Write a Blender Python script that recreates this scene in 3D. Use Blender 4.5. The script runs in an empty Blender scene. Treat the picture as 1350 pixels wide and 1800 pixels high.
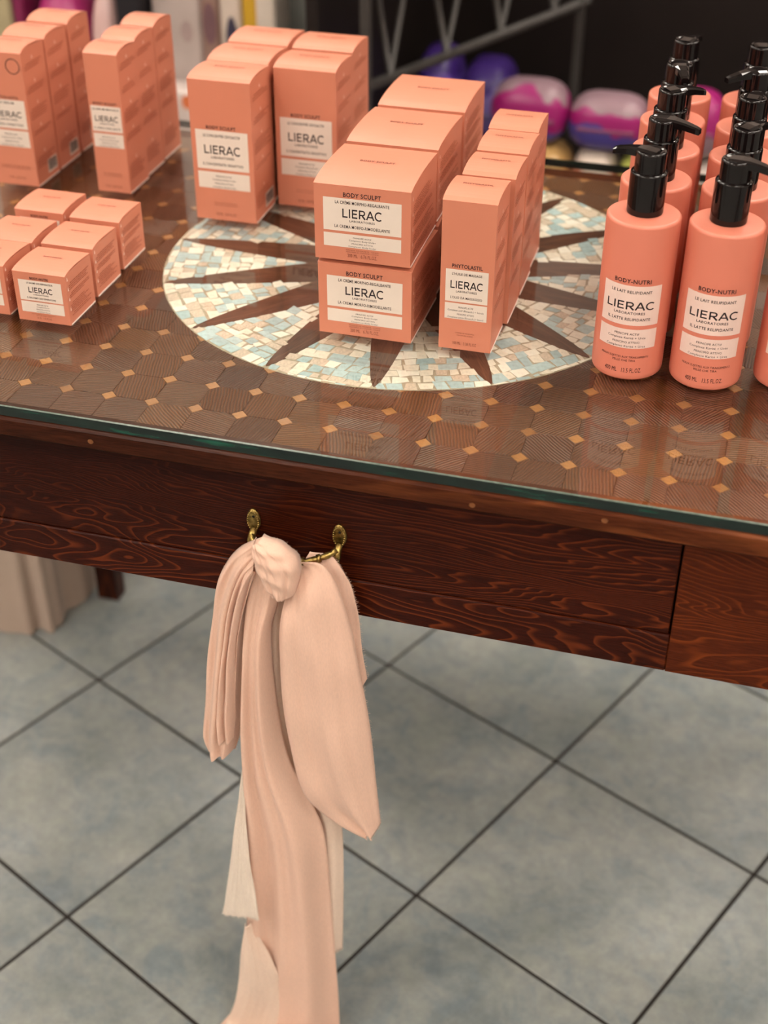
import bpy, math, random
from mathutils import Vector, Matrix

scene = bpy.context.scene
COL = scene.collection
R = math.radians

# ------------------------------------------------------------------ camera, world, exposure
cam_data = bpy.data.cameras.new('camera')
cam = bpy.data.objects.new('camera', cam_data)
COL.objects.link(cam)
cam_data.sensor_fit = 'HORIZONTAL'
cam_data.sensor_width = 36.0
cam_data.lens = 64.604
cam_data.clip_start = 0.02
cam_data.clip_end = 50
RIGHT = Vector((0.9634, 0.2682, 0.0038)).normalized()
FWD = Vector((-0.2167, 0.7869, -0.5778)).normalized()
UPV = RIGHT.cross(FWD).normalized()
RIGHT = FWD.cross(UPV).normalized()
m = Matrix((RIGHT, UPV, -FWD)).transposed().to_4x4()
m.translation = Vector((0, 0, 1.3625))
cam.matrix_world = m
cam_data.dof.use_dof = True
cam_data.dof.focus_distance = 1.21
cam_data.dof.aperture_fstop = 5.0
scene.camera = cam

world = bpy.data.worlds.new('world')
scene.world = world
world.use_nodes = True
world.node_tree.nodes['Background'].inputs[0].default_value = (1.0, 0.93, 0.85, 1)
world.node_tree.nodes['Background'].inputs[1].default_value = 0.05

scene.view_settings.view_transform = 'Standard'
scene.view_settings.look = 'None'
scene.view_settings.gamma = 1.0
scene.view_settings.use_curve_mapping = False
scene.view_settings.exposure = 0.0
scene.cycles.use_denoising = True
scene.cycles.max_bounces = 8
scene.cycles.transparent_max_bounces = 16
scene.cycles.sample_clamp_indirect = 4.0

LAMP_COLOR = (1.0, 0.90, 0.79)
LAMP_ROWS = (1.5, 1.35, 1.24, 1.15)   # dimming of the four rows of panels, front to back
LAMP_POWER = 19.0          # emission strength of the ceiling panels

# ------------------------------------------------------------------ helpers
rnd = random.Random(7)

def tag(o, label=None, cat=None, group=None, kind=None):
    if label: o['label'] = label
    if cat: o['category'] = cat
    if group: o['group'] = group
    if kind: o['kind'] = kind
    return o

def empty(name, loc=(0, 0, 0), rz=0.0):
    o = bpy.data.objects.new(name, None)
    COL.objects.link(o)
    o.location = loc
    o.rotation_euler = (0, 0, rz)
    o.empty_display_size = 0.05
    return o

class MB:
    """collects polygons, builds one mesh"""
    def __init__(self):
        self.v = []; self.f = []; self.mi = []; self.sm = []
    def add(self, verts, faces, mi=0, smooth=False):
        b = len(self.v)
        self.v += [tuple(p) for p in verts]
        for f in faces:
            self.f.append(tuple(i + b for i in f)); self.mi.append(mi); self.sm.append(smooth)
        return self
    def box(self, x0, x1, y0, y1, z0, z1, mi=0):
        v = [(x0, y0, z0), (x1, y0, z0), (x1, y1, z0), (x0, y1, z0), (x0, y0, z1), (x1, y0, z1), (x1, y1, z1), (x0, y1, z1)]
        f = [(0, 3, 2, 1), (4, 5, 6, 7), (0, 1, 5, 4), (1, 2, 6, 5), (2, 3, 7, 6), (3, 0, 4, 7)]
        return self.add(v, f, mi)
    def bbox(self, x0, x1, y0, y1, z0, z1, b, mi=0):
        """box with chamfered edges on every side"""
        xs = (x0, x0 + b, x1 - b, x1); ys = (y0, y0 + b, y1 - b, y1); zs = (z0, z0 + b, z1 - b, z1)
        vid = {}; vv = []
        def V(i, j, k):
            if (i, j, k) not in vid:
                vid[(i, j, k)] = len(vv); vv.append((xs[i], ys[j], zs[k]))
            return vid[(i, j, k)]
        F = []
        for s, k in ((0, 0), (1, 3)):
            q = [V(1, 1, k), V(2, 1, k), V(2, 2, k), V(1, 2, k)]; F.append(q if s else q[::-1])
        for s, k in ((0, 0), (1, 3)):
            q = [V(1, k, 1), V(1, k, 2), V(2, k, 2), V(2, k, 1)]; F.append(q if s else q[::-1])
        for s, k in ((0, 0), (1, 3)):
            q = [V(k, 1, 1), V(k, 2, 1), V(k, 2, 2), V(k, 1, 2)]; F.append(q if s else q[::-1])
        for a in (0, 3):
            ai = 1 if a == 0 else 2
            for c in (0, 3):
                ci = 1 if c == 0 else 2
                F.append([V(1, a, ci), V(2, a, ci), V(2, ai, c), V(1, ai, c)])
                F.append([V(a, 1, ci), V(a, 2, ci), V(ai, 2, c), V(ai, 1, c)])
                F.append([V(a, ci, 1), V(a, ci, 2), V(ai, c, 2), V(ai, c, 1)])
                for e in (0, 3):
                    ei = 1 if e == 0 else 2
                    F.append([V(a, ci, ei), V(ai, c, ei), V(ai, ci, e)])
        return self.add(vv, F, mi)
    def lathe(self, prof, n=40, cx=0, cy=0, mi=0, smooth=True, cap=True):
        vs = []; fs = []
        full = [prof[0]]
        for p0, p1 in zip(prof, prof[1:]):      # holding loops keep long straight walls straight when smooth shaded
            d_ = math.hypot(p1[0] - p0[0], p1[1] - p0[1])
            if d_ > 0.003:
                for t_ in (0.0004 / d_, 1 - 0.0004 / d_):
                    full.append((p0[0] + (p1[0] - p0[0]) * t_, p0[1] + (p1[1] - p0[1]) * t_))
            full.append(p1)
        prof = full
        for r, z in prof:
            for k in range(n):
                a = 2 * math.pi * k / n
                vs.append((cx + r * math.cos(a), cy + r * math.sin(a), z))
        m_ = len(prof)
        for i in range(m_ - 1):
            for k in range(n):
                k2 = (k + 1) % n
                fs.append((i * n + k, i * n + k2, (i + 1) * n + k2, (i + 1) * n + k))
        self.add(vs, fs, mi, smooth)
        if cap:
            b = len(self.v) - len(vs)
            self.f.append(tuple(b + k for k in range(n))[::-1]); self.mi.append(mi); self.sm.append(False)
            self.f.append(tuple(b + (m_ - 1) * n + k for k in range(n))); self.mi.append(mi); self.sm.append(False)
        return self
    def tube(self, pts, rad, n=10, mi=0, cap=True):
        pts = [Vector(p) for p in pts]
        rad = rad if isinstance(rad, (list, tuple)) else [rad] * len(pts)
        vs = []; fs = []
        up = Vector((0, 0, 1)); prev = None
        for i, p in enumerate(pts):
            t = (pts[min(i + 1, len(pts) - 1)] - pts[max(i - 1, 0)]).normalized()
            if prev is None:
                a = t.cross(up)
                if a.length < 1e-3: a = t.cross(Vector((1, 0, 0)))
            else:
                a = prev - t * prev.dot(t)
            a.normalize(); prev = a
            b_ = t.cross(a)
            for k in range(n):
                w = 2 * math.pi * k / n
                vs.append(p + (a * math.cos(w) + b_ * math.sin(w)) * rad[i])
        for i in range(len(pts) - 1):
            for k in range(n):
                k2 = (k + 1) % n
                fs.append((i * n + k, i * n + k2, (i + 1) * n + k2, (i + 1) * n + k))
        base = len(self.v)
        self.add(vs, fs, mi, True)
        if cap:
            self.f.append(tuple(base + k for k in range(n))); self.mi.append(mi); self.sm.append(False)
            e = base + (len(pts) - 1) * n
            self.f.append(tuple(e + k for k in range(n))[::-1]); self.mi.append(mi); self.sm.append(False)
        return self
    def prism(self, poly, z0, z1, mi=0, cham=0.0):
        """extrude a 2D polygon (ccw) upwards, optional small chamfer at the top"""
        n = len(poly)
        if cham > 0:
            cx = sum(p[0] for p in poly) / n; cy = sum(p[1] for p in poly) / n
            top = []
            for x, y in poly:
                d = math.hypot(x - cx, y - cy) or 1
                k = max(0.0, 1 - cham * 1.3 / d)
                top.append((cx + (x - cx) * k, cy + (y - cy) * k))
            v = [(x, y, z0) for x, y in poly] + [(x, y, z1 - cham) for x, y in poly] + [(x, y, z1) for x, y in top]
            f = [tuple(range(2 * n, 3 * n))]
            for L in (0, 1):
                for i in range(n):
                    j = (i + 1) % n
                    f.append((L * n + i, L * n + j, (L + 1) * n + j, (L + 1) * n + i))
        else:
            v = [(x, y, z0) for x, y in poly] + [(x, y, z1) for x, y in poly]
            f = [tuple(range(n, 2 * n)), tuple(range(n))[::-1]]
            for i in range(n):
                j = (i + 1) % n
                f.append((i, j, n + j, n + i))
        return self.add(v, f, mi)
    def mesh(self, name, mats):
        me = bpy.data.meshes.new(name)
        me.from_pydata(self.v, [], self.f)
        for mm in (mats if isinstance(mats, (list, tuple)) else [mats]):
            me.materials.append(mm)
        me.polygons.foreach_set('material_index', self.mi)
        me.polygons.foreach_set('use_smooth', self.sm)
        me.update()
        return me
    def build(self, name, mats, parent=None):
        return put(name, self.mesh(name, mats), parent)

def put(name, me, parent=None, loc=(0, 0, 0), rz=0.0):
    o = bpy.data.objects.new(name, me)
    COL.objects.link(o)
    o.parent = parent
    o.location = loc
    if rz: o.rotation_euler = (0, 0, rz)
    return o

CHILDREN = {}
def kids(o):
    return [c for c in scene.objects if c.parent is o]

def copy_tree(o, parent=None):
    c = o.copy()
    COL.objects.link(c)
    c.parent = parent
    for ch in kids(o):
        copy_tree(ch, c)
    return c

# ------------------------------------------------------------------ materials
def new_mat(name):
    mt = bpy.data.materials.new(name)
    mt.use_nodes = True
    nt = mt.node_tree
    return mt, nt, nt.nodes['Principled BSDF']

def ramp(nt, fac, stops, interp='LINEAR'):
    r = nt.nodes.new('ShaderNodeValToRGB')
    cr = r.color_ramp
    cr.interpolation = interp
    while len(cr.elements) < len(stops): cr.elements.new(0.5)
    while len(cr.elements) > len(stops): cr.elements.remove(cr.elements[-1])
    for e, (p, c) in zip(cr.elements, stops):
        e.position = p; e.color = (*c, 1)
    nt.links.new(fac, r.inputs[0])
    return r.outputs[0]

def coords(nt, kind='Object', scale=(1, 1, 1), rot=(0, 0, 0), loc=(0, 0, 0)):
    tc = nt.nodes.new('ShaderNodeTexCoord')
    mp = nt.nodes.new('ShaderNodeMapping')
    mp.inputs['Scale'].default_value = scale
    mp.inputs['Rotation'].default_value = rot
    mp.inputs['Location'].default_value = loc
    nt.links.new(tc.outputs[kind], mp.inputs[0])
    return mp.outputs[0]

def noise(nt, vec, scale, detail=4, rough=0.5, dist=0.0):
    n = nt.nodes.new('ShaderNodeTexNoise')
    n.inputs['Scale'].default_value = scale
    n.inputs['Detail'].default_value = detail
    n.inputs['Roughness'].default_value = rough
    n.inputs['Distortion'].default_value = dist
    if vec is not None: nt.links.new(vec, n.inputs['Vector'])
    return n

def bump(nt, bsdf, height, strength=0.2, dist=0.001):
    b = nt.nodes.new('ShaderNodeBump')
    b.inputs['Strength'].default_value = strength
    b.inputs['Distance'].default_value = dist
    nt.links.new(height, b.inputs['Height'])
    nt.links.new(b.outputs[0], bsdf.inputs['Normal'])

def plain(name, col, rough=0.5, spec=0.5, metal=0.0, var=0.06, scale=60, coat=0.0):
    """solid colour with a faint procedural mottling"""
    mt, nt, b = new_mat(name)
    n = noise(nt, coords(nt), scale, 3)
    lo = tuple(c * (1 - var) for c in col); hi = tuple(min(1, c * (1 + var)) for c in col)
    nt.links.new(ramp(nt, n.outputs[0], [(0.3, lo), (0.7, hi)]), b.inputs['Base Color'])
    b.inputs['Roughness'].default_value = rough
    b.inputs['Specular IOR Level'].default_value = spec
    b.inputs['Metallic'].default_value = metal
    b.inputs['Coat Weight'].default_value = coat
    return mt

def mix_rgb(nt, fac, a, b_, mode='MIX'):
    mx = nt.nodes.new('ShaderNodeMix')
    mx.data_type = 'RGBA'; mx.blend_type = mode
    if isinstance(fac, float): mx.inputs[0].default_value = fac
    else: nt.links.new(fac, mx.inputs[0])
    for s, val in ((6, a), (7, b_)):
        if isinstance(val, tuple): mx.inputs[s].default_value = (*val, 1)
        else: nt.links.new(val, mx.inputs[s])
    return mx.outputs[2]

def math_node(nt, op, a, b_=None):
    n = nt.nodes.new('ShaderNodeMath'); n.operation = op
    for i, v in enumerate((a, b_)):
        if v is None: continue
        if isinstance(v, (int, float)): n.inputs[i].default_value = v
        else: nt.links.new(v, n.inputs[i])
    return n.outputs[0]

def grain_wood(name, dark, mid, light, rough=0.35, seed=0.0, density=70.0, axis='X', amount=0.75):
    """sawn softwood with cathedral grain running along an axis"""
    mt, nt, b = new_mat(name)
    sc = (0.9, 4.0, 4.0) if axis == 'X' else ((4.0, 0.9, 4.0) if axis == 'Y' else (4.0, 4.0, 0.9))
    vec = coords(nt, 'Object', sc, loc=(seed, seed * 0.7, seed * 1.3))
    warp = noise(nt, vec, 2.2, 4, 0.45, 0.4)
    knots = noise(nt, vec, 5.0, 1, 0.4, 0.5)
    sep = nt.nodes.new('ShaderNodeSeparateXYZ'); nt.links.new(vec, sep.inputs[0])
    across = {'X': sep.outputs[2], 'Y': sep.outputs[2], 'Z': sep.outputs[0]}[axis]
    ph = math_node(nt, 'ADD', math_node(nt, 'MULTIPLY', across, density * 0.16),
                   math_node(nt, 'ADD', math_node(nt, 'MULTIPLY', warp.outputs[0], density * 0.26),
                             math_node(nt, 'MULTIPLY', knots.outputs[0], density * 0.05)))
    fr = math_node(nt, 'FRACT', ph)
    fine = noise(nt, coords(nt, 'Object', (8, 160, 160) if axis == 'X' else ((160, 8, 160) if axis == 'Y' else (160, 160, 8))), 6, 4, 0.65)
    patch = noise(nt, vec, 1.6, 3)
    ring = ramp(nt, fr, [(0.0, (0, 0, 0)), (0.60, (0.06, 0.06, 0.06)), (0.88, (1, 1, 1)), (0.97, (0.0, 0.0, 0.0))])
    pm = ramp(nt, patch.outputs[0], [(0.38, (0.05, 0.05, 0.05)), (0.68, (1, 1, 1))])
    fac = mix_rgb(nt, 1.0, ring, pm, 'MULTIPLY')
    base = ramp(nt, patch.outputs[0], [(0.3, dark), (0.75, mid)])
    fn = ramp(nt, fine.outputs[0], [(0.35, (0.55, 0.55, 0.55)), (0.65, (1.2, 1.2, 1.2))])
    c1 = mix_rgb(nt, 1.0, base, fn, 'MULTIPLY')
    sepc = nt.nodes.new('ShaderNodeSeparateColor'); nt.links.new(fac, sepc.inputs[0])
    c2 = mix_rgb(nt, math_node(nt, 'MULTIPLY', sepc.outputs[0], amount), c1, light)
    nt.links.new(c2, b.inputs['Base Color'])
    b.inputs['Roughness'].default_value = rough
    b.inputs['Specular IOR Level'].default_value = 0.09
    bump(nt, b, fine.outputs[0], 0.25, 0.0006)
    return mt

M = {}
PEACH = (0.565, 0.203, 0.123)
M['carton'] = plain('peach_carton', PEACH, 0.42, 0.4, var=0.02, scale=25)
M['carton_white'] = plain('white_carton_edge', (0.85, 0.74, 0.66), 0.6, 0.3, var=0.02)
M['label'] = plain('cream_label', (0.70, 0.61, 0.53), 0.5, 0.35, var=0.015)
M['ink'] = plain('dark_ink', (0.022, 0.014, 0.018), 0.5, 0.3, var=0.02)
M['ink_soft'] = plain('brown_ink', (0.17, 0.042, 0.025), 0.5, 0.3, var=0.04)
M['ink_mid'] = plain('red_brown_ink', (0.34, 0.095, 0.05), 0.5, 0.3, var=0.04)
M['ink_pink'] = plain('pale_icon_ink', (0.85, 0.62, 0.52), 0.5, 0.3, var=0.03)
M['bottle'] = plain('satin_peach_plastic', (0.66, 0.205, 0.135), 0.38, 0.5, var=0.015, scale=20)
M['bottle_label'] = plain('pale_pink_label', (0.78, 0.60, 0.53), 0.45, 0.4, var=0.015)
M['pump'] = plain('black_gloss_plastic', (0.006, 0.004, 0.004), 0.06, 0.36, var=0.1)
M['apron'] = grain_wood('dark_stained_wood', (0.016, 0.0028, 0.0014), (0.036, 0.0060, 0.0024), (0.19, 0.038, 0.009), 0.30, 3.1, 210, amount=0.62)
M['apron2'] = grain_wood('red_brown_stained_wood', (0.035, 0.0062, 0.0022), (0.095, 0.018, 0.0045), (0.30, 0.064, 0.012), 0.30, 8.4, 240, amount=0.62)
M['lip'] = grain_wood('worn_varnished_wood', (0.036, 0.009, 0.0035), (0.105, 0.026, 0.0085), (0.28, 0.085, 0.026), 0.24, 5.7, 40, amount=0.5)
M['leg'] = grain_wood('dark_stained_leg_wood', (0.018, 0.005, 0.003), (0.04, 0.01, 0.006), (0.16, 0.04, 0.014), 0.35, 1.1, 60, 'Z')
M['wedge'] = grain_wood('walnut_inlay_wood', (0.060, 0.024, 0.013), (0.115, 0.046, 0.026), (0.17, 0.072, 0.038), 0.3, 2.3, 50)

def block_wood():
    mt, nt, b = new_mat('end_grain_oak_block')
    oi = nt.nodes.new('ShaderNodeObjectInfo')
    tc = nt.nodes.new('ShaderNodeTexCoord')
    vr = nt.nodes.new('ShaderNodeVectorRotate'); vr.rotation_type = 'Z_AXIS'
    nt.links.new(tc.outputs['Object'], vr.inputs['Vector'])
    nt.links.new(math_node(nt, 'MULTIPLY', oi.outputs['Random'], 40.0), vr.inputs['Angle'])
    add = nt.nodes.new('ShaderNodeVectorMath'); add.operation = 'ADD'
    nt.links.new(vr.outputs[0], add.inputs[0])
    cmb = nt.nodes.new('ShaderNodeCombineXYZ')
    nt.links.new(math_node(nt, 'MULTIPLY', oi.outputs['Random'], 0.06), cmb.inputs[1])
    nt.links.new(cmb.outputs[0], add.inputs[1])
    w = nt.nodes.new('ShaderNodeTexWave')
    w.wave_type = 'BANDS'
    w.inputs['Scale'].default_value = 115
    w.inputs['Distortion'].default_value = 5.0
    w.inputs['Detail'].default_value = 2.0
    w.inputs['Detail Scale'].default_value = 0.35
    nt.links.new(add.outputs[0], w.inputs[0])
    n = noise(nt, add.outputs[0], 900, 2, 0.7)
    base = ramp(nt, oi.outputs['Random'], [(0.0, (0.062, 0.019, 0.0055)), (0.25, (0.120, 0.042, 0.011)), (0.5, (0.085, 0.027, 0.008)), (0.75, (0.145, 0.053, 0.014)), (1.0, (0.092, 0.029, 0.009))])
    lines = ramp(nt, w.outputs['Fac'], [(0.2, (0.62, 0.58, 0.54)), (0.85, (1.4, 1.36, 1.28))])
    c = mix_rgb(nt, 1.0, base, lines, 'MULTIPLY')
    sp = ramp(nt, n.outputs[0], [(0.38, (0.75, 0.75, 0.75)), (0.66, (1.25, 1.25, 1.25))])
    nt.links.new(mix_rgb(nt, 1.0, c, sp, 'MULTIPLY'), b.inputs['Base Color'])
    b.inputs['Roughness'].default_value = 0.38
    b.inputs['Specular IOR Level'].default_value = 0.5
    bump(nt, b, w.outputs['Fac'], 0.8, 0.0008)
    return mt
M['block'] = block_wood()

def diamond_wood():
    mt, nt, b = new_mat('golden_inlay_wood')
    oi = nt.nodes.new('ShaderNodeObjectInfo')
    n = noise(nt, coords(nt, 'Object', (60, 500, 100)), 3, 3)
    base = ramp(nt, oi.outputs['Random'], [(0, (0.28, 0.11, 0.030)), (0.5, (0.42, 0.18, 0.05)), (1, (0.34, 0.145, 0.05))])
    nt.links.new(mix_rgb(nt, 1.0, base, ramp(nt, n.outputs[0], [(0.3, (0.7, 0.7, 0.7)), (0.7, (1.2, 1.2, 1.2))]), 'MULTIPLY'), b.inputs['Base Color'])
    b.inputs['Roughness'].default_value = 0.4
    return mt
M['diamond'] = diamond_wood()
M['peg'] = plain('dowel_wood', (0.17, 0.060, 0.018), 0.4, 0.3, var=0.2, scale=400)
M['gap'] = plain('dark_joint_filler', (0.018, 0.009, 0.006), 0.7, 0.2)
STONES = [plain('cream_marble', (0.80, 0.71, 0.59), 0.4, var=0.10, scale=250),
          plain('white_marble', (0.88, 0.82, 0.72), 0.35, var=0.06, scale=250),
          plain('pale_blue_stone', (0.44, 0.57, 0.585), 0.4, var=0.12, scale=250),
          plain('grey_blue_stone', (0.36, 0.48, 0.50), 0.4, var=0.12, scale=250),
          plain('pink_beige_stone', (0.62, 0.49, 0.38), 0.45, var=0.16, scale=500)]
M['grout'] = plain('mosaic_grout', (0.40, 0.33, 0.24), 0.8, 0.2, var=0.2, scale=300)

def glass_mat():
    """clear sheet: straight-through light plus angle dependent mirror reflection"""
    mt = bpy.data.materials.new('clear_glass_face'); mt.use_nodes = True
    nt = mt.node_tree
    for n in list(nt.nodes): nt.nodes.remove(n)
    out = nt.nodes.new('ShaderNodeOutputMaterial')
    geo = nt.nodes.new('ShaderNodeNewGeometry')
    dot = nt.nodes.new('ShaderNodeVectorMath'); dot.operation = 'DOT_PRODUCT'
    nt.links.new(geo.outputs['Normal'], dot.inputs[0]); nt.links.new(geo.outputs['Incoming'], dot.inputs[1])
    c = math_node(nt, 'ABSOLUTE', dot.outputs['Value'])
    one = math_node(nt, 'SUBTRACT', 1.0, c)
    p5 = math_node(nt, 'POWER', one, 5.0)
    F = math_node(nt, 'ADD', 0.085, math_node(nt, 'MULTIPLY', p5, 0.9))
    tr = nt.nodes.new('ShaderNodeBsdfTransparent'); tr.inputs[0].default_value = (0.955, 0.975, 0.96, 1)
    gl = nt.nodes.new('ShaderNodeBsdfGlossy'); gl.inputs['Roughness'].default_value = 0.012
    gl.inputs[0].default_value = (1, 1, 1, 1)
    mx = nt.nodes.new('ShaderNodeMixShader')
    nt.links.new(F, mx.inputs[0]); nt.links.new(tr.outputs[0], mx.inputs[1]); nt.links.new(gl.outputs[0], mx.inputs[2])
    nt.links.new(mx.outputs[0], out.inputs[0])
    m2 = bpy.data.materials.new('clear_glass_underside'); m2.use_nodes = True
    nt = m2.node_tree
    for n in list(nt.nodes): nt.nodes.remove(n)
    out = nt.nodes.new('ShaderNodeOutputMaterial')
    tr = nt.nodes.new('ShaderNodeBsdfTransparent'); tr.inputs[0].default_value = (0.97, 0.985, 0.975, 1)
    nt.links.new(tr.outputs[0], out.inputs[0])
    return mt, m2
M['glass'], M['glass_under'] = glass_mat()

def glass_edge():
    mt, nt, b = new_mat('green_glass_edge')
    n = noise(nt, coords(nt, 'Object', (6, 6, 60)), 4, 3)
    nt.links.new(ramp(nt, n.outputs[0], [(0.38, (0.001, 0.006, 0.0045)), (0.58, (0.002, 0.013, 0.009)), (0.80, (0.005, 0.075, 0.045))]), b.inputs['Base Color'])
    b.inputs['Roughness'].default_value = 0.08
    return mt
M['glass_edge'] = glass_edge()
M['glass_cham'] = plain('glass_arris_highlight', (0.12, 0.16, 0.13), 0.2, 0.5, var=0.3, scale=200)  # paler than the edge: the bright highlight line is put into the colour

def tile_mat():
    mt, nt, b = new_mat('mottled_grey_tile')
    oi = nt.nodes.new('ShaderNodeObjectInfo')
    tc = nt.nodes.new('ShaderNodeTexCoord')
    off = nt.nodes.new('ShaderNodeVectorMath'); off.operation = 'ADD'
    cmb = nt.nodes.new('ShaderNodeCombineXYZ')
    nt.links.new(math_node(nt, 'MULTIPLY', oi.outputs['Random'], 37.0), cmb.inputs[0])
    nt.links.new(math_node(nt, 'MULTIPLY', oi.outputs['Random'], 91.0), cmb.inputs[1])
    nt.links.new(tc.outputs['Object'], off.inputs[0]); nt.links.new(cmb.outputs[0], off.inputs[1])
    n1 = noise(nt, off.outputs[0], 7, 6, 0.62, 0.6)
    n2 = noise(nt, off.outputs[0], 17, 5, 0.7, 0.9)
    n3 = noise(nt, off.outputs[0], 60, 3, 0.7)
    c1 = ramp(nt, n1.outputs[0], [(0.30, (0.185, 0.208, 0.206)), (0.50, (0.25, 0.268, 0.256)), (0.72, (0.33, 0.34, 0.312))])
    c2 = ramp(nt, n2.outputs[0], [(0.34, (0.80, 0.86, 0.94)), (0.52, (1, 1, 1)), (0.75, (1.08, 1.08, 1.01))])
    c3 = ramp(nt, n3.outputs[0], [(0.35, (0.88, 0.88, 0.90)), (0.65, (1.08, 1.08, 1.08))])
    nt.links.new(mix_rgb(nt, 1.0, mix_rgb(nt, 1.0, c1, c2, 'MULTIPLY'), c3, 'MULTIPLY'), b.inputs['Base Color'])
    b.inputs['Roughness'].default_value = 0.30
    b.inputs['Specular IOR Level'].default_value = 0.45
    bump(nt, b, n2.outputs[0], 0.05, 0.001)
    return mt
M['tile'] = tile_mat()
M['floor_grout'] = plain('dark_floor_grout', (0.028, 0.024, 0.021), 0.8, 0.2)

def fabric(name, col, trans=0.25):
    mt, nt, b = new_mat(name)
    vec = coords(nt)
    n = noise(nt, vec, 14, 3)
    wv = noise(nt, coords(nt, 'Object', (1, 1, 0.25)), 900, 2, 0.6)
    lo = tuple(c * 0.94 for c in col)
    c1 = ramp(nt, n.outputs[0], [(0.3, lo), (0.7, col)])
    nt.links.new(mix_rgb(nt, 1.0, c1, ramp(nt, wv.outputs[0], [(0.3, (0.93, 0.93, 0.93)), (0.7, (1.04, 1.04, 1.04))]), 'MULTIPLY'), b.inputs['Base Color'])
    b.inputs['Roughness'].default_value = 0.85
    b.inputs['Specular IOR Level'].default_value = 0.15
    b.inputs['Sheen Weight'].default_value = 0.25
    bump(nt, b, wv.outputs[0], 0.12, 0.0004)
    tl = nt.nodes.new('ShaderNodeBsdfTranslucent'); tl.inputs[0].default_value = (*col, 1)
    mx = nt.nodes.new('ShaderNodeMixShader'); mx.inputs[0].default_value = trans
    out = nt.nodes['Material Output']
    nt.links.new(b.outputs[0], mx.inputs[1]); nt.links.new(tl.outputs[0], mx.inputs[2])
    nt.links.new(mx.outputs[0], out.inputs[0])
    return mt
M['scarf'] = fabric('peach_gauze', (0.92, 0.65, 0.51))
M['scarf_mid'] = fabric('pale_peach_gauze', (0.92, 0.75, 0.62))
M['scarf_pale'] = fabric('cream_gauze', (0.92, 0.82, 0.71))
M['beige_cloth'] = fabric('beige_linen', (0.46, 0.36, 0.29), 0.05)

def brass():
    mt, nt, b = new_mat('aged_brass')
    n = noise(nt, coords(nt), 260, 4)
    nt.links.new(ramp(nt, n.outputs[0], [(0.32, (0.10, 0.065, 0.018)), (0.6, (0.40, 0.28, 0.09)), (0.8, (0.55, 0.42, 0.16))]), b.inputs['Base Color'])
    b.inputs['Metallic'].default_value = 1.0
    b.inputs['Roughness'].default_value = 0.33
    return mt
M['brass'] = brass()
M['hole'] = plain('dark_recess', (0.01, 0.008, 0.006), 0.7, 0.2)
M['dark_metal'] = plain('dark_grey_metal', (0.045, 0.040, 0.036), 0.45, 0.5, var=0.1)
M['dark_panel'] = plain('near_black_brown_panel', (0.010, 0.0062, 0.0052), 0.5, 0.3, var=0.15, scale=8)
M['wall'] = plain('pale_warm_wall', (0.68, 0.58, 0.53), 0.8, 0.2, var=0.04, scale=3)
M['ceiling'] = plain('white_ceiling', (0.72, 0.70, 0.66), 0.85, 0.2, var=0.02, scale=3)
M['shelf'] = plain('grey_shelf_board', (0.36, 0.32, 0.30), 0.5, 0.4, var=0.05, scale=8)
M['pillar'] = plain('grey_green_post', (0.16, 0.165, 0.15), 0.45, 0.5, var=0.06, scale=6)
M['lamp_frame'] = plain('white_lamp_frame', (0.8, 0.8, 0.8), 0.5, 0.4, var=0.02)

def emitter(name, col, s):
    mt, nt, b = new_mat(name)
    b.inputs['Base Color'].default_value = (0.8, 0.8, 0.8, 1)
    b.inputs['Emission Color'].default_value = (*col, 1)
    b.inputs['Emission Strength'].default_value = s
    return mt
M['lamp'] = [emitter('lit_lamp_diffuser', LAMP_COLOR, LAMP_POWER * k_) for k_ in LAMP_ROWS]
# ------------------------------------------------------------------ the room
TOP = 0.76            # upper face of the glass
ROOM = (-4.6, 4.2, -3.4, 4.6, 2.9)

floor_mb = MB().box(ROOM[0], ROOM[1], ROOM[2], ROOM[3], -0.10, -0.0016)
floor = floor_mb.build('floor', M['floor_grout'])
tag(floor, 'dark grout bed of the grey tiled shop floor', None, None, 'structure')
TILE = 0.2998
ga = R(-24.915)
tile_me = MB().bbox(-TILE / 2 + 0.0024, TILE / 2 - 0.0024, -TILE / 2 + 0.0024, TILE / 2 - 0.0024, -0.008, 0.0, 0.0010).mesh('tile', M['tile'])
for i in range(-14, 15):
    for j in range(-14, 15):
        a, b_ = (j + 0.5) * TILE, (i + 0.5) * TILE
        x = -0.7982 + math.cos(ga) * a - math.sin(ga) * b_
        y = 1.3346 + math.sin(ga) * a + math.cos(ga) * b_
        if -2.4 < x < 1.7 and -0.5 < y < 3.2:
            put('tile', tile_me, floor, (x, y, 0), ga)

field = MB()
for (x0, x1, y0, y1) in ((ROOM[0], -2.55, ROOM[2], ROOM[3]), (1.85, ROOM[1], ROOM[2], ROOM[3]), (-2.55, 1.85, ROOM[2], -.65), (-2.55, 1.85, 3.35, ROOM[3])):
    field.box(x0, x1, y0, y1, -0.0016, -0.0006)
tag(field.build('tile_field', M['tile'], floor), kind='stuff')

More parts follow.
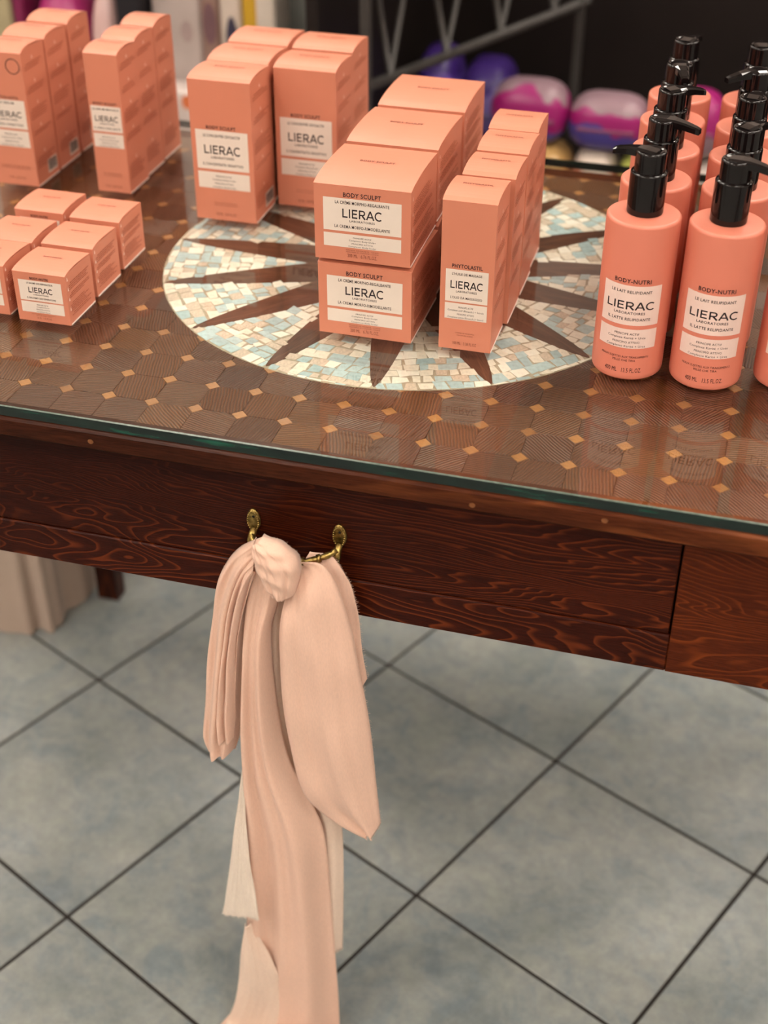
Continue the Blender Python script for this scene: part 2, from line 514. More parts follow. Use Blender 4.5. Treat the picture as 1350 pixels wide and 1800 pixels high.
def struct(name, mb, mat, label):
    return tag(mb.build(name, mat), label, None, None, 'structure')
struct('ceiling', MB().box(ROOM[0], ROOM[1], ROOM[2], ROOM[3], ROOM[4], ROOM[4] + 0.1), M['ceiling'], 'white ceiling of the shop')
struct('wall_back', MB().box(ROOM[0], ROOM[1], ROOM[3], ROOM[3] + 0.1, -0.1, ROOM[4]), M['wall'], 'pale wall behind the shelves')
struct('wall_front', MB().box(ROOM[0], ROOM[1], ROOM[2] - 0.1, ROOM[2], -0.1, ROOM[4]), M['wall'], 'pale wall behind the viewer')
struct('wall_left', MB().box(ROOM[0] - 0.1, ROOM[0], ROOM[2], ROOM[3], -0.1, ROOM[4]), M['wall'], 'pale wall on the left')
struct('wall_right', MB().box(ROOM[1], ROOM[1] + 0.1, ROOM[2], ROOM[3], -0.1, ROOM[4]), M['wall'], 'pale wall on the right')

def ceiling_light(x, y, sx, sy, label, lamp):
    t = empty('ceiling_light', (x, y, ROOM[4]))
    tag(t, label, 'lamp', 'ceiling panel lights')
    fr = MB()
    for (x0, x1, y0, y1) in ((-sx - .03, sx + .03, -sy - .03, -sy), (-sx - .03, sx + .03, sy, sy + .03), (-sx - .03, -sx, -sy, sy), (sx, sx + .03, -sy, sy)):
        fr.box(x0, x1, y0, y1, -0.05, 0)
    fr.build('frame', M['lamp_frame'], t)
    MB().box(-sx, sx, -sy, sy, -0.035, -0.02).build('diffuser', lamp, t)
COLS = ((-3.0, 'far left'), (-1.3, 'left'), (0.6, 'right'), (2.4, 'far right'))
ROWS = ((-2.2, 'rear row behind the viewer'), (-0.2, 'row above the viewer'), (1.75, 'row above the table'), (3.4, 'row by the back wall'))
for x, cn in COLS:
    for ri, (y, rn) in enumerate(ROWS):
        ceiling_light(x, y, .30, .30, 'square ceiling panel light, %s one of the %s' % (cn, rn), M['lamp'][ri])

# ------------------------------------------------------------------ the table
TX0, TX1, TY0, TY1 = -0.94, 0.30, 0.882, 1.575
table = empty('display_table', (-0.32, 1.2285, 0))
tag(table, 'dark wooden display table with parquet and mosaic star top and drawer', 'table')
OX, OY = -0.32, 1.2285
def tbuild(mb, name, mat, parent=None):
    """geometry given in world coordinates, stored relative to the table"""
    mb.v = [(x - OX, y - OY, z) for x, y, z in mb.v]
    return mb.build(name, mat, parent or table)

tbuild(MB().box(TX0 + .02, TX1 - .02, TY0 + .02, TY1 - .02, 0.7285, 0.7462), 'top_board', M['gap'])
WZ = 0.7490
L = 0.026
for (x0, x1, y0, y1) in ((TX0, TX1, TY0, TY0 + L), (TX0, TX1, TY1 - L, TY1), (TX0, TX0 + L, TY0 + L, TY1 - L), (TX1 - L, TX1, TY0 + L, TY1 - L)):
    # moulded edge: rounded top arris, slightly tapering underside
    tbuild(MB().bbox(x0, x1, y0, y1, 0.7275, WZ + 0.0004, 0.0035), 'edge_molding', M['lip'])
for x, z in ((-0.0656, 0.741), (-0.1704, 0.7355), (0.16, 0.738), (-0.50, 0.738)):
    mb = MB(); n = 12
    vs = [(x + .0026 * math.cos(2 * math.pi * k / n), TY0 - .0004, z + .0022 * math.sin(2 * math.pi * k / n)) for k in range(n)]
    mb.add(vs, [tuple(range(n))])
    mb.add([(x + .0026 * math.cos(2 * math.pi * k / n), TY0 + .003, z + .0022 * math.sin(2 * math.pi * k / n)) for k in range(n)] + vs,
           [(k, (k + 1) % n, n + (k + 1) % n, n + k) for k in range(n)])
    tbuild(mb, 'wooden_peg', M['peg'])

# parquet: clipped squares with a small diamond at every corner
P = 0.0405; PX0, PY0 = -0.5901, 0.9410; HD = 0.0073; J = 0.00018
CX, CY, CR = -0.3206, 1.2667, 0.2545
BX0, BX1, BY0, BY1 = TX0 + L - .001, TX1 - L + .001, TY0 + 0.003, TY1 - L + .001
def clip_rect(poly):
    for ax, lim, s in ((0, BX0, 1), (0, BX1, -1), (1, BY0, 1), (1, BY1, -1)):
        out = []
        for k in range(len(poly)):
            a, c = poly[k], poly[(k + 1) % len(poly)]
            da, dc = s * (a[ax] - lim), s * (c[ax] - lim)
            if da >= 0: out.append(a)
            if da * dc < 0:
                t_ = da / (da - dc)
                out.append((a[0] + t_ * (c[0] - a[0]), a[1] + t_ * (c[1] - a[1])))
        poly = out
        if len(poly) < 3: return []
    return poly
def octagon(cx, cy):
    h = P / 2 - J; k = HD + J * 0.4
    q = []
    for sx, sy, first in ((1, -1, 0), (1, 1, 1), (-1, 1, 0), (-1, -1, 1)):
        a = (cx + sx * h, cy + sy * (P / 2 - k)); c = (cx + sx * (P / 2 - k), cy + sy * h)
        q += [c, a] if first == 0 else [a, c]
    return q
blocks, dias = [], []
for i in range(-9, 23):
    for j in range(-2, 16):
        x, y = PX0 + i * P, PY0 + j * P
        cx, cy = x + P / 2, y + P / 2
        far = max(math.hypot(cx + sx * P / 2 - CX, cy + sy * P / 2 - CY) for sx in (-1, 1) for sy in (-1, 1))
        if far > CR - .002 and j >= -1:
            pl = octagon(cx, cy)
            if j == -1:      # the row along the front runs through to the edge
                h = P / 2 - J; k = HD
                pl = [(cx - h, BY0), (cx + h, BY0), (cx + h, cy + P / 2 - k), (cx + P / 2 - k, cy + h), (cx - P / 2 + k, cy + h), (cx - h, cy + P / 2 - k)]
            pl = clip_rect(pl)
            if len(pl) >= 3: blocks.append((cx, cy, pl))
        if math.hypot(x - CX, y - CY) > CR - .004 and j >= 0:
            d = HD - J
            pl = clip_rect([(x + d, y), (x, y + d), (x - d, y), (x, y - d)])
            if len(pl) >= 3: dias.append((x, y, pl))
def near(t): return math.hypot((t[0] + .27), (t[1] - 1.12) * 1.0)
blocks.sort(key=near); dias.sort(key=near)
def parts(lst, name, mat, dz, n_single=300, z0=0.7450, cham=0.0003):
    rest = MB()
    for k, (x, y, pl) in enumerate(lst):
        z = WZ - dz - rnd.random() * 0.0004
        if k < n_single:
            o = MB().prism([(px - x, py - y) for px, py in pl], z0, z, 0, cham).build(name, mat, table)
            o.location = (x - OX, y - OY, 0)
        else:
            rest.prism([(px - OX, py - OY) for px, py in pl], z0, z, 0, cham)
    if rest.v: tag(rest.build(name + '_field', mat, table), kind='stuff')
parts(blocks, 'wood_block', M['block'], 0.0002)
parts(dias, 'diamond_inlay', M['diamond'], 0.0001)

# round mosaic with fifteen walnut star points
nseg = 120
mosaic = tbuild(MB().prism([(CX + CR * math.cos(2 * math.pi * k / nseg), CY + CR * math.sin(2 * math.pi * k / nseg)) for k in range(nseg)], 0.7455, WZ - 0.00005), 'mosaic_bed', M['grout'])
NW = 15; R0, RT = 0.104, 0.2515
def half_w(r):
    if r <= R0: return r * math.tan(math.pi / NW)
    return R0 * math.tan(math.pi / NW) * ((RT - r) / (RT - R0)) ** 0.62
for k in range(NW):
    a = R(-179.0 + 24.0 * k)
    rs = [0.0006] + [R0 * t / 3 for t in (1, 2, 3)] + [R0 + (RT - R0) * t / 10 for t in range(1, 10)] + [RT - 0.002]
    up_ = [(r, half_w(r)) for r in rs]; dn = [(r, -w) for r, w in up_]
    poly = dn + [(RT, 0)] + up_[::-1]
    o = MB().prism([(p[0], p[1]) for p in poly], 0.7457, WZ + 0.00038).build('star_wedge', M['wedge'], mosaic)
    o.location = (CX - OX, CY - OY, 0); o.rotation_euler = (0, 0, a)

stones = []
srnd = random.Random(21)
for k in range(NW):
    am = R(-179.0 + 24.0 * k + 12.0)
    ca, sa = math.cos(am), math.sin(am)
    r = R0 + 0.006
    while r < CR - 0.003:
        h = srnd.uniform(0.0090, 0.0150)
        if r + h > CR - 0.004: h = CR - 0.0012 - r
        rm = r + h / 2
        half = rm * math.tan(math.pi / NW) - half_w(min(rm, RT - 1e-4)) * 0.9 if rm < RT else rm * math.tan(math.pi / NW)
        half = max(half + 0.0012, 0.002)
        v = -half
        sk0, sk1 = srnd.uniform(-.0016, .0016), srnd.uniform(-.0016, .0016)
        while v < half - 0.001:
            w = srnd.uniform(0.0080, 0.0180)
            if v + w > half - 0.004: w = half - v
            j = lambda s=0.0019: srnd.uniform(-s, s)
            q = [(r + j(), v + j()), (r + h + j(), v + sk1 + j()), (r + h + j(), v + w + sk1 + j()), (r + j(), v + w + j())]
            q = [(p[0], p[1]) for p in q]
            cxq = sum(p[0] for p in q) / 4; cyq = sum(p[1] for p in q) / 4
            q = [(cxq + (p[0] - cxq) * (1 - 0.0005 / max(.002, h / 2)), cyq + (p[1] - cyq) * (1 - 0.0005 / max(.002, w / 2))) for p in q]
            # keep inside the disc, follow the arc
            qq = []
            for pr_, pv in q:
                d_ = math.hypot(pr_, pv)
                if d_ > CR - 0.0008: s_ = (CR - 0.0008) / d_; pr_, pv = pr_ * s_, pv * s_
                qq.append((pr_, pv))
            wq = [(CX + ca * pr_ - sa * pv, CY + sa * pr_ + ca * pv) for pr_, pv in qq]
            cx, cy = sum(p[0] for p in wq) / 4, sum(p[1] for p in wq) / 4
            area = 0.5 * sum(wq[t][0] * wq[(t + 1) % 4][1] - wq[(t + 1) % 4][0] * wq[t][1] for t in range(4))
            if area < 0: wq = wq[::-1]
            if abs(area) > 6e-6:
                stones.append((cx, cy, wq, abs(area), srnd.choices(range(5), (5, 4, 4, 2.6, 3.4))[0]))
            v += w
        r += h
def covered(x, y):   # under the cartons that stand on the mosaic
    return (-.365 < x < -.272 and 1.085 < y < 1.40) or (-.25 < x < -.198 and 1.087 < y < 1.33) or (y > 1.40) or (x < -.43 and y > 1.36)
stones.sort(key=lambda s: (covered(s[0], s[1]), -s[3] / (0.3 + (s[1] - 0.8))))
rest = MB()
for k, (x, y, q, ar, mi) in enumerate(stones):
    z = WZ + 0.0001 + srnd.random() * 0.0003
    if k < 300:
        o = MB().prism([(p[0] - x, p[1] - y) for p in q], 0.7458, z, 0, 0.0003).build('mosaic_stone', STONES[mi], mosaic)
        o.location = (x - OX, y - OY, 0)
    else:
        rest.prism([(p[0] - OX, p[1] - OY) for p in q], 0.7458, z, mi, 0.0003)
tag(rest.build('mosaic_stone_field', STONES, mosaic), kind='stuff')

# carcass: legs, aprons, drawer
AY = 0.8900
DX0, DX1, DZ0, DZ1 = -0.637, -0.0035, 0.6325, 0.7275
AZ0 = 0.5935
tbuild(MB().bbox(DX1 + .0008, TX1 - .05, AY, AY + .024, AZ0, 0.7285, 0.0006), 'apron_stile', M['apron2'])
tbuild(MB().bbox(TX0 + .05, DX0 - .0008, AY, AY + .024, AZ0, 0.7285, 0.0006), 'apron_stile', M['apron2'])
tbuild(MB().bbox(DX0 - .0008, DX1 + .0008, AY, AY + .024, AZ0, DZ0 - .0008, 0.0012), 'drawer_rail', M['apron'])
tbuild(MB().bbox(TX0 + .05, TX1 - .05, TY1 - .035, TY1 - .015, AZ0, 0.7285, 0.001), 'back_apron', M['apron'])
for x0 in (TX0 + .030, TX1 - .050):
    tbuild(MB().bbox(x0, x0 + .02, AY + .02, TY1 - .03, AZ0, 0.7285, 0.001), 'side_apron', M['apron'])
for x0, x1 in ((TX0 + .055, TX0 + .098), (TX1 - .098, TX1 - .055)):
    for y0, y1 in ((AY + .026, AY + .069), (TY1 - .069 , TY1 - .036)):
        mb = MB()
        cx, cy = (x0 + x1) / 2, (y0 + y1) / 2; hx, hy = (x1 - x0) / 2, (y1 - y0) / 2
        vs = []
        for z, s in ((0.0, .78), (0.05, .80), (0.50, 1.0), (0.7285, 1.0)):
            for sx, sy in ((-1, -1), (1, -1), (1, 1), (-1, 1)):
                vs.append((cx + sx * hx * s, cy + sy * hy * s, z))
        fs = [(3, 2, 1, 0), (12, 13, 14, 15)] + [(l * 4 + k, l * 4 + (k + 1) % 4, l * 4 + 4 + (k + 1) % 4, l * 4 + 4 + k) for l in range(3) for k in range(4)]
        mb.add(vs, fs)
        tbuild(mb, 'leg', M['leg'])
DYF = AY + 0.0022
tbuild(MB().box(DX0 - .02, DX1 + .02, AY + .0245, AY + .034, AZ0 + .004, 0.7280), 'seam_light_blocker', M['gap'])  # added dark backing board, keeps bright floor from showing through the drawer seams
drawer = tbuild(MB().bbox(DX0 + .0008, DX1 - .0010, DYF, DYF + .02, DZ0 - .0003, DZ1 - .0005, 0.0007), 'drawer_front', M['apron'])

def teardrop(cx, cz, hw, hh, y0, y1, cham, sc=1.0, n=28):
    pts = []
    for k in range(n):
        a = 2 * math.pi * k / n
        x = math.sin(a); z = math.cos(a)
        w = hw * (1.0 if z > 0 else (1 - 0.42 * z * z))
        pts.append((cx + x * w * sc, cz + z * hh * sc))
    v = [(x, y1, z) for x, z in pts] + [(x, y0 + cham, z) for x, z in pts] + [(cx + (x - cx) * .86, y0, cz + (z - cz) * .9) for x, z in pts]
    f = [tuple(range(2 * n, 3 * n))[::-1]] + [(l * n + (k + 1) % n, l * n + k, (l + 1) * n + k, (l + 1) * n + (k + 1) % n) for l in (0, 1) for k in range(n)]
    return v, f, pts
def handle_plate(cx, cz):
    mb = MB()
    v, f, pts = teardrop(cx, cz, .0062, .0122, DYF - .0028, DYF + .0005, .0012)
    mb.add(v, f)
    rim = [(x * .8 + cx * .2, DYF - .0030, z * .86 + cz * .14) for x, z in pts]
    for k in range(0, len(rim), 1):   # beaded rim
        x, y, z = rim[k]; r_ = .0009
        vs = []; fs = []
        for la in (-.8, 0, .8):
            for lo in range(6):
                a = lo * math.pi / 3
                vs.append((x + r_ * math.cos(la) * math.cos(a), y - r_ * math.cos(la) * math.sin(a), z + r_ * math.sin(la)))
        for l_ in range(2):
            for lo in range(6):
                fs.append((l_ * 6 + lo, l_ * 6 + (lo + 1) % 6, l_ * 6 + 6 + (lo + 1) % 6, l_ * 6 + 6 + lo))
        mb.add(vs, fs + [tuple(range(12, 18))], 0, True)
    # pendant knuckle under the plate
    mb.tube([(cx, DYF - .002, cz - .0085), (cx, DYF - .0075, cz - .011), (cx, DYF - .010, cz - .0145), (cx, DYF - .0095, cz - .020), (cx + .0004, DYF - .008, cz - .0265)], [.003, .0034, .0036, .0026, .0013], 10)
    # screw hole
    n = 10
    mb.add([(cx + .0008 + .0013 * math.cos(2 * math.pi * k / n), DYF - .0031, cz + .0055 + .0013 * math.sin(2 * math.pi * k / n)) for k in range(n)], [tuple(range(n))[::-1]], 1)
    tbuild(mb, 'handle_plate', [M['brass'], M['hole']], drawer).location = (0, 0, 0)
HL, HR = (-0.3606, 0.6770), (-0.2841, 0.6755)
handle_plate(*HL); handle_plate(*HR)
mb = MB()
bp = []
for k in range(25):
    t = k / 24
    x = HL[0] + (HR[0] - HL[0]) * t
    s = math.sin(math.pi * t)
    z = (HL[1] - .0095) - 0.0070 * s ** 0.7
    y = DYF - .0100 - 0.017 * s ** 0.8
    bp.append((x, y, z))
mb.tube(bp, [.0027 + .0005 * math.sin(k * 2.1) + (.0008 if 9 < k < 15 else 0) for k in range(25)], 10)
for k in (4, 8, 16, 20):
    mb.tube([Vector(bp[k]) * .5 + Vector(bp[k - 1]) * .5, Vector(bp[k]) * .5 + Vector(bp[k + 1]) * .5], .0038, 10)
tbuild(mb, 'bail_pull', M['brass'], drawer).location = (0, 0, 0)

# ------------------------------------------------------------------ the glass sheet on the table
gx0, gx1, gy0, gy1, gz0, gz1 = TX0 - .001, TX1 + .001, TY0 + .001, TY1 + .001, 0.7500, TOP
c = 0.0009
mb = MB()
mb.add([(gx0 + c, gy0 + c, gz1), (gx1 - c, gy0 + c, gz1), (gx1 - c, gy1 - c, gz1), (gx0 + c, gy1 - c, gz1)], [(0, 1, 2, 3)], 0)
mb.add([(gx0, gy0, gz0), (gx1, gy0, gz0), (gx1, gy1, gz0), (gx0, gy1, gz0)], [(3, 2, 1, 0)], 1)
ring0 = [(gx0, gy0, gz0), (gx1, gy0, gz0), (gx1, gy1, gz0), (gx0, gy1, gz0)]
ring1 = [(x, y, gz1 - c) for x, y, z in ring0]
ring2 = [(gx0 + c, gy0 + c, gz1), (gx1 - c, gy0 + c, gz1), (gx1 - c, gy1 - c, gz1), (gx0 + c, gy1 - c, gz1)]
mb.add(ring0 + ring1, [(k, (k + 1) % 4, 4 + (k + 1) % 4, 4 + k) for k in range(4)], 2)
mb.add(ring1 + ring2, [(k, (k + 1) % 4, 4 + (k + 1) % 4, 4 + k) for k in range(4)], 3)
mb.v = [(x - OX, y - OY, z - gz0) for x, y, z in mb.v]
glass = mb.build('glass_top', [M['glass'], M['glass_under'], M['glass_edge'], M['glass_cham']])
glass.location = (OX, OY, gz0)
tag(glass, 'clear glass sheet with green edge lying on the wooden table', 'glass sheet')
# ------------------------------------------------------------------ print: lettering as thin flat meshes
_txt_cache = {}
def glyphs(s, bold=0.0):
    """2D triangles of a line of lettering, normalised to width 1 and capital height 1"""
    key = (s, bold)
    if key in _txt_cache: return _txt_cache[key]
    cu = bpy.data.curves.new('lettering', 'FONT')
    cu.body = s; cu.size = 1.0; cu.resolution_u = 2; cu.offset = bold
    cu.space_character = 1.08
    o = bpy.data.objects.new('lettering', cu)
    COL.objects.link(o)
    dg = bpy.context.evaluated_depsgraph_get()
    me = bpy.data.meshes.new_from_object(o.evaluated_get(dg))
    xs = [v.co.x for v in me.vertices]
    x0, x1 = min(xs), max(xs)
    cap = 0.72
    vs = [((v.co.x - x0) / (x1 - x0) - 0.5, v.co.y / cap) for v in me.vertices]
    fs = [tuple(p.vertices) for p in me.polygons]
    bpy.data.objects.remove(o); bpy.data.curves.remove(cu); bpy.data.meshes.remove(me)
    _txt_cache[key] = (vs, fs)
    return vs, fs

def logo():
    """six wide monoline capitals drawn as strokes, width 1, height 1"""
    key = 'LOGO'
    if key in _txt_cache: return _txt_cache[key]
    V = []; F = []
    T = 0.165
    def quad(a, b, c, d):
        n = len(V); V.extend([a, b, c, d]); F.append((n, n + 1, n + 2, n + 3))
    def rect(x0, x1, y0, y1): quad((x0, y0), (x1, y0), (x1, y1), (x0, y1))
    def stroke(p, q, t=T):
        dx, dy = q[0] - p[0], q[1] - p[1]; l_ = math.hypot(dx, dy); nx, ny = -dy / l_ * t / 2, dx / l_ * t / 2
        quad((p[0] - nx, p[1] - ny), (q[0] - nx, q[1] - ny), (q[0] + nx, q[1] + ny), (p[0] + nx, p[1] + ny))
    def arc(cx, cy, rx, ry, a0, a1, n=16, t=T):
        pr_ = None
        for k in range(n + 1):
            a = R(a0 + (a1 - a0) * k / n)
            o_ = (cx + rx * math.cos(a), cy + ry * math.sin(a)); i_ = (cx + (rx - t) * math.cos(a), cy + (ry - t) * math.sin(a))
            if pr_: quad(pr_[1], pr_[0], o_, i_)
            pr_ = (o_, i_)
    x = 0
    rect(x, x + T, 0, 1); rect(x + T, x + .68, 0, T); x += .68 + .16                                   # L
    rect(x, x + T, 0, 1); x += T + .22                                                                 # I
    rect(x, x + T, 0, 1)
    for y in (0, .43, 1 - T): rect(x + T, x + (.70 if y != .43 else .64), y, y + T)
    x += .70 + .20                                                                                     # E
    rect(x, x + T, 0, 1); rect(x + T, x + .48, 1 - T, 1); rect(x + T, x + .48, .37, .37 + T)
    arc(x + .48, .685, .315, .315, -90, 90); stroke((x + .42, .40), (x + .80, 0.0), T * 1.15); x += .86 + .06  # R
    stroke((x + .07, 0), (x + .52, 1.0)); stroke((x + .97, 0), (x + .52, 1.0)); rect(x + .24, x + .80, .25, .25 + T * .9); x += 1.04 + .04   # A
    arc(x + .54, .5, .54, .53, 48, 312, 22); x += .93                                                  # C
    vs = [(p[0] / x - 0.5, p[1]) for p in V]
    _txt_cache[key] = (vs, F)
    return vs, F

class Print:
    """collects flat marks in a face's own (u, v) and maps them to 3D"""
    def __init__(self): self.mb = {}
    def tris(self, mat, vs, fs, d):
        b = self.mb.setdefault(mat, MB())
        b.add([(u, d, v) for u, v in vs], fs)
    def text(self, s, cx, base, width, cap, mat='ink', bold=0.0, d=0.0003, lg=False):
        vs, fs = logo() if lg else glyphs(s, bold)
        self.tris(mat, [(cx + u * width, base + v * cap) for u, v in vs], fs, d)
    def rect(self, u0, u1, v0, v1, mat, d=0.0003, nu=1):
        vs = []; fs = []
        for k in range(nu + 1):
            u = u0 + (u1 - u0) * k / nu
            vs += [(u, v0), (u, v1)]
        for k in range(nu): fs.append((2 * k, 2 * k + 2, 2 * k + 3, 2 * k + 1))
        self.tris(mat, vs, fs, d)

def front_print(sp, w, h):
    """sp: measures as fractions of the front height / width"""
    p = Print(); ink = 'ink'
    lx = sp['label_w'] * w / 2
    z1, z2, z3, z4 = [h * t for t in sp['label']]          # top panel top, bottom; lower panel top, bottom
    lh = z1 - z2
    p.text(sp['range'], 0, z1 + sp.get('range_gap', .02) * h, sp['range_w'] * w, sp['range_h'] * h, ink, 0.016)
    if sp.get('line1'):
        p.text(sp['line1'], 0, z1 - lh * sp.get('l1', .24), sp['l1w'] * w, lh * sp.get('lcap', .11), ink, 0.012)
        p.text(sp['line2'], 0, z1 - lh * sp.get('l2', .93), sp['l2w'] * w, lh * sp.get('lcap', .11), ink, 0.012)
    p.text('', 0, z1 - lh * sp.get('lb', .64), sp['logo_w'] * w, lh * sp.get('logo_h', .25), ink, lg=True)
    p.text('LABORATOIRES', 0, z1 - lh * (sp.get('lb', .64) + .12), sp['logo_w'] * w * .64, lh * .065, ink, 0.01)
    ph = z3 - z4
    for k, s in enumerate(sp['small']):
        p.text(s, 0, z3 - ph * (0.30 + 0.2 * k + (0.04 if k > 1 else 0)), sp['smallw'][k] * w, ph * .115, ink, 0.0)
    for k, s in enumerate(sp['notes']):
        p.text(s, 0, h * sp['note_z'] - k * h * sp.get('note_step', .018), sp['notew'][k] * w, h * sp.get('note_h', .012), 'ink_soft', 0.0)
    p.text(sp['volume'], 0, h * sp['vol_z'], sp['vol_w'] * w, h * sp.get('vol_h', .02), 'ink_soft', 0.0)
    return p, lx, (z1, z2, z3, z4)

def face_mesh(mb, name, mat, f):
    mb.v = [f(*q) for q in mb.v]
    return mb.mesh(name, mat)

def carton_kind(name, w, d, h, sp, bulge=0.0045):
    """returns list of (part name, mesh) with the front at y=0 and centred in x"""
    out = []
    N = 10
    inset = 0.0006
    prof = []
    for k in range(N + 1):
        t = k / N
        prof.append((t * d, h + bulge * 4 * (t ** .82) * (1 - t ** .82)))
    # body: prism of the side profile
    mb = MB(); x0, x1 = -w / 2, w / 2
    side = [(0, 0), (0, h)] + [(y, z - 0.0011 * math.sin(math.pi * y / d)) for y, z in prof[1:-1]] + [(d, h), (d, 0)]
    n = len(side)
    mb.add([(x0, y, z) for y, z in side] + [(x1, y, z) for y, z in side],
           [tuple(range(n)), tuple(range(n, 2 * n))[::-1]] + [((k + 1) % n, k, n + k, n + (k + 1) % n) for k in range(n)])
    out.append(('body', mb.mesh(name + '_body', M['carton'])))
    # lid: thin curved flap folding over the top
    mb = MB(); th = 0.0005; ov = 0.0002
    up_ = [(y, z + th) for y, z in prof]; up_[0] = (-0.0002, h + .0001); lo = [(y, z) for y, z in prof]
    m_ = len(prof)
    vs = [(x0 - ov, y, z) for y, z in up_] + [(x1 + ov, y, z) for y, z in up_] + [(x0 - ov, y, z) for y, z in lo] + [(x1 + ov, y, z) for y, z in lo]
    fs = []
    for k in range(m_ - 1):
        fs += [(k, m_ + k, m_ + k + 1, k + 1), (2 * m_ + k + 1, 3 * m_ + k + 1, 3 * m_ + k, 2 * m_ + k),
               (m_ + k, 3 * m_ + k, 3 * m_ + k + 1, m_ + k + 1), (k + 1, 2 * m_ + k + 1, 2 * m_ + k, k)]
    fs += [(0, 2 * m_, 3 * m_, m_), (m_ - 1, 2 * m_ - 1, 4 * m_ - 1, 3 * m_ - 1)]
    mb.add(vs, fs, 0, False)
    out.append(('lid_flap', mb.mesh(name + '_lid', M['carton'])))
    # white cut edge along the bottom of the side
    out.append(('bottom_flap', MB().box(x1 - .001, x1 + .0004, .0015, d - .001, 0.0, 0.0011).mesh(name + '_bottom', M['carton_white'])))
    # labels and print on the front
    p, lx, (z1, z2, z3, z4) = front_print(sp, w, h)
    for (a, b_) in ((z1, z2), (z3, z4)):
        q = Print(); q.rect(-lx, lx, b_, a, 'label', 0.00015)
        out.append(('label_panel', face_mesh(q.mb['label'], name + '_label', M['label'], lambda u, dd, v: (u, -dd, v))))
    if sp.get('ring'):
        cxr, czr, rr = sp['ring']
        n = 32
        vs = []
        for k in range(n):
            a = 2 * math.pi * k / n
            vs += [(cxr * w + rr * math.cos(a), czr * h + rr * math.sin(a)), (cxr * w + (rr - .0009) * math.cos(a), czr * h + (rr - .0009) * math.sin(a))]
        p.tris('ink', vs, [(2 * k, 2 * ((k + 1) % n), 2 * ((k + 1) % n) + 1, 2 * k + 1) for k in range(n)], .0003)
    for mat, b_ in p.mb.items():
        out.append(('front_print' if mat == 'ink' else 'fine_print', face_mesh(b_, name + '_print', M[mat], lambda u, dd, v: (u, -dd, v))))
    # lettering on the lid
    tp = Print()
    zt = max(z for y, z in prof) + th + .0002
    yc = d * sp.get('lid_y', .55)
    tp.text(sp['range'], 0, 0, sp.get('lid_w', .34) * w, sp.get('lid_h', .0032), 'ink_soft', 0.03)
    tp.text('LABORATOIRES', 0, -0.0030, sp.get('lid_w', .34) * w * .5, 0.0010, 'ink_mid', 0.0)
    def lid_map(u, dd, v):
        y = yc + v; t = min(max(y / d, 0), 1)
        return (u, y, h + bulge * 4 * (t ** .82) * (1 - t ** .82) + th + 0.0003)
    for mat, b_ in tp.mb.items():
        out.append(('lid_print', face_mesh(b_, name + '_lid_print', M[mat], lid_map)))
    # small print on the right side
    s = Print(); pr_ = random.Random(sum(map(ord, name)))
    bands = sp['side']
    for (zt_, rows) in bands:
        z = zt_ * h
        for k in range(rows):
            u = .10 * d + (.055 * d if k == 0 else 0)
            end = d * pr_.uniform(.62, .90)
            while u < end:
                l_ = pr_.uniform(.03, .10) * d
                s.rect(u, min(u + l_, end), z, z + sp.get('side_h', .0011), 'ink_mid')
                u += l_ + .012 * d
            z -= sp.get('side_step', .0021)
        zi = zt_ * h + .004; ui = sp.get('icon_u', .40) * d
        s.tris('ink_pink', [(ui - .0010, zi), (ui + .0010, zi), (ui + .0006, zi + .0022), (ui, zi + .0040), (ui - .0006, zi + .0022)], [(0, 1, 2, 3, 4)], .0003)
    if sp.get('barcode'):
        u0, u1 = .50 * d, .92 * d; zb0, zb1 = .030 * h + .002, .030 * h + .018
        s.rect(u0, u1, zb0, zb1, 'label', .0002)
        u = u0 + .0018
        while u < u1 - .0018:
            wb = pr_.uniform(.0003, .0011)
            s.rect(u, min(u + wb, u1 - .0015), zb0 + .0025, zb1 - .0015, 'ink', .0004)
            u += wb + pr_.uniform(.0004, .0009)
    nm = {'ink_mid': 'side_print', 'ink_pink': 'side_icon', 'label': 'barcode_panel', 'ink': 'barcode'}
    for mat, b_ in s.mb.items():
        out.append((nm[mat], face_mesh(b_, name + '_side', M[mat], lambda u, dd, v: (w / 2 + dd, u, v))))
    return out

SMALL_D = ['PRINCIPE ACTIF', 'Complexe Body-Sculpt', 'PRINCIPIO ATTIVO', 'Complesso Body-Sculpt']
KINDS = {}
def kind(key, *a, **k): KINDS[key] = carton_kind(*a, **k)
kind('cream', 'cream_carton', .0875, .096, .070, dict(range='BODY SCULPT', range_w=.39, range_h=.058, range_gap=.022, label=(.835, .40, .365, .185), label_w=.81,
     line1='LA CRÈME MORPHO-REGALBANTE', l1w=.56, line2='LA CREMA MORFO-RIMODELLANTE', l2w=.575, l1=.17, l2=.90, lcap=.095, logo_w=.41, logo_h=.27, lb=.58,
     small=SMALL_D, smallw=(.19, .28, .22, .29), notes=('MASQUE DE FERMETÉ - CORPS', 'MASCHERA DI TONICITÀ - CORPO'), notew=(.34, .34), note_z=.145, note_step=.026, note_h=.016,
     volume='200 ML   6.76 FL.OZ.', vol_z=.055, vol_w=.31, vol_h=.048, lid_w=.37, lid_h=.0036, lid_y=.52,
     side=[(.80, 5), (.60, 4), (.40, 5), (.20, 4)], side_h=.0010, side_step=.0022, icon_u=.07), bulge=.0032)
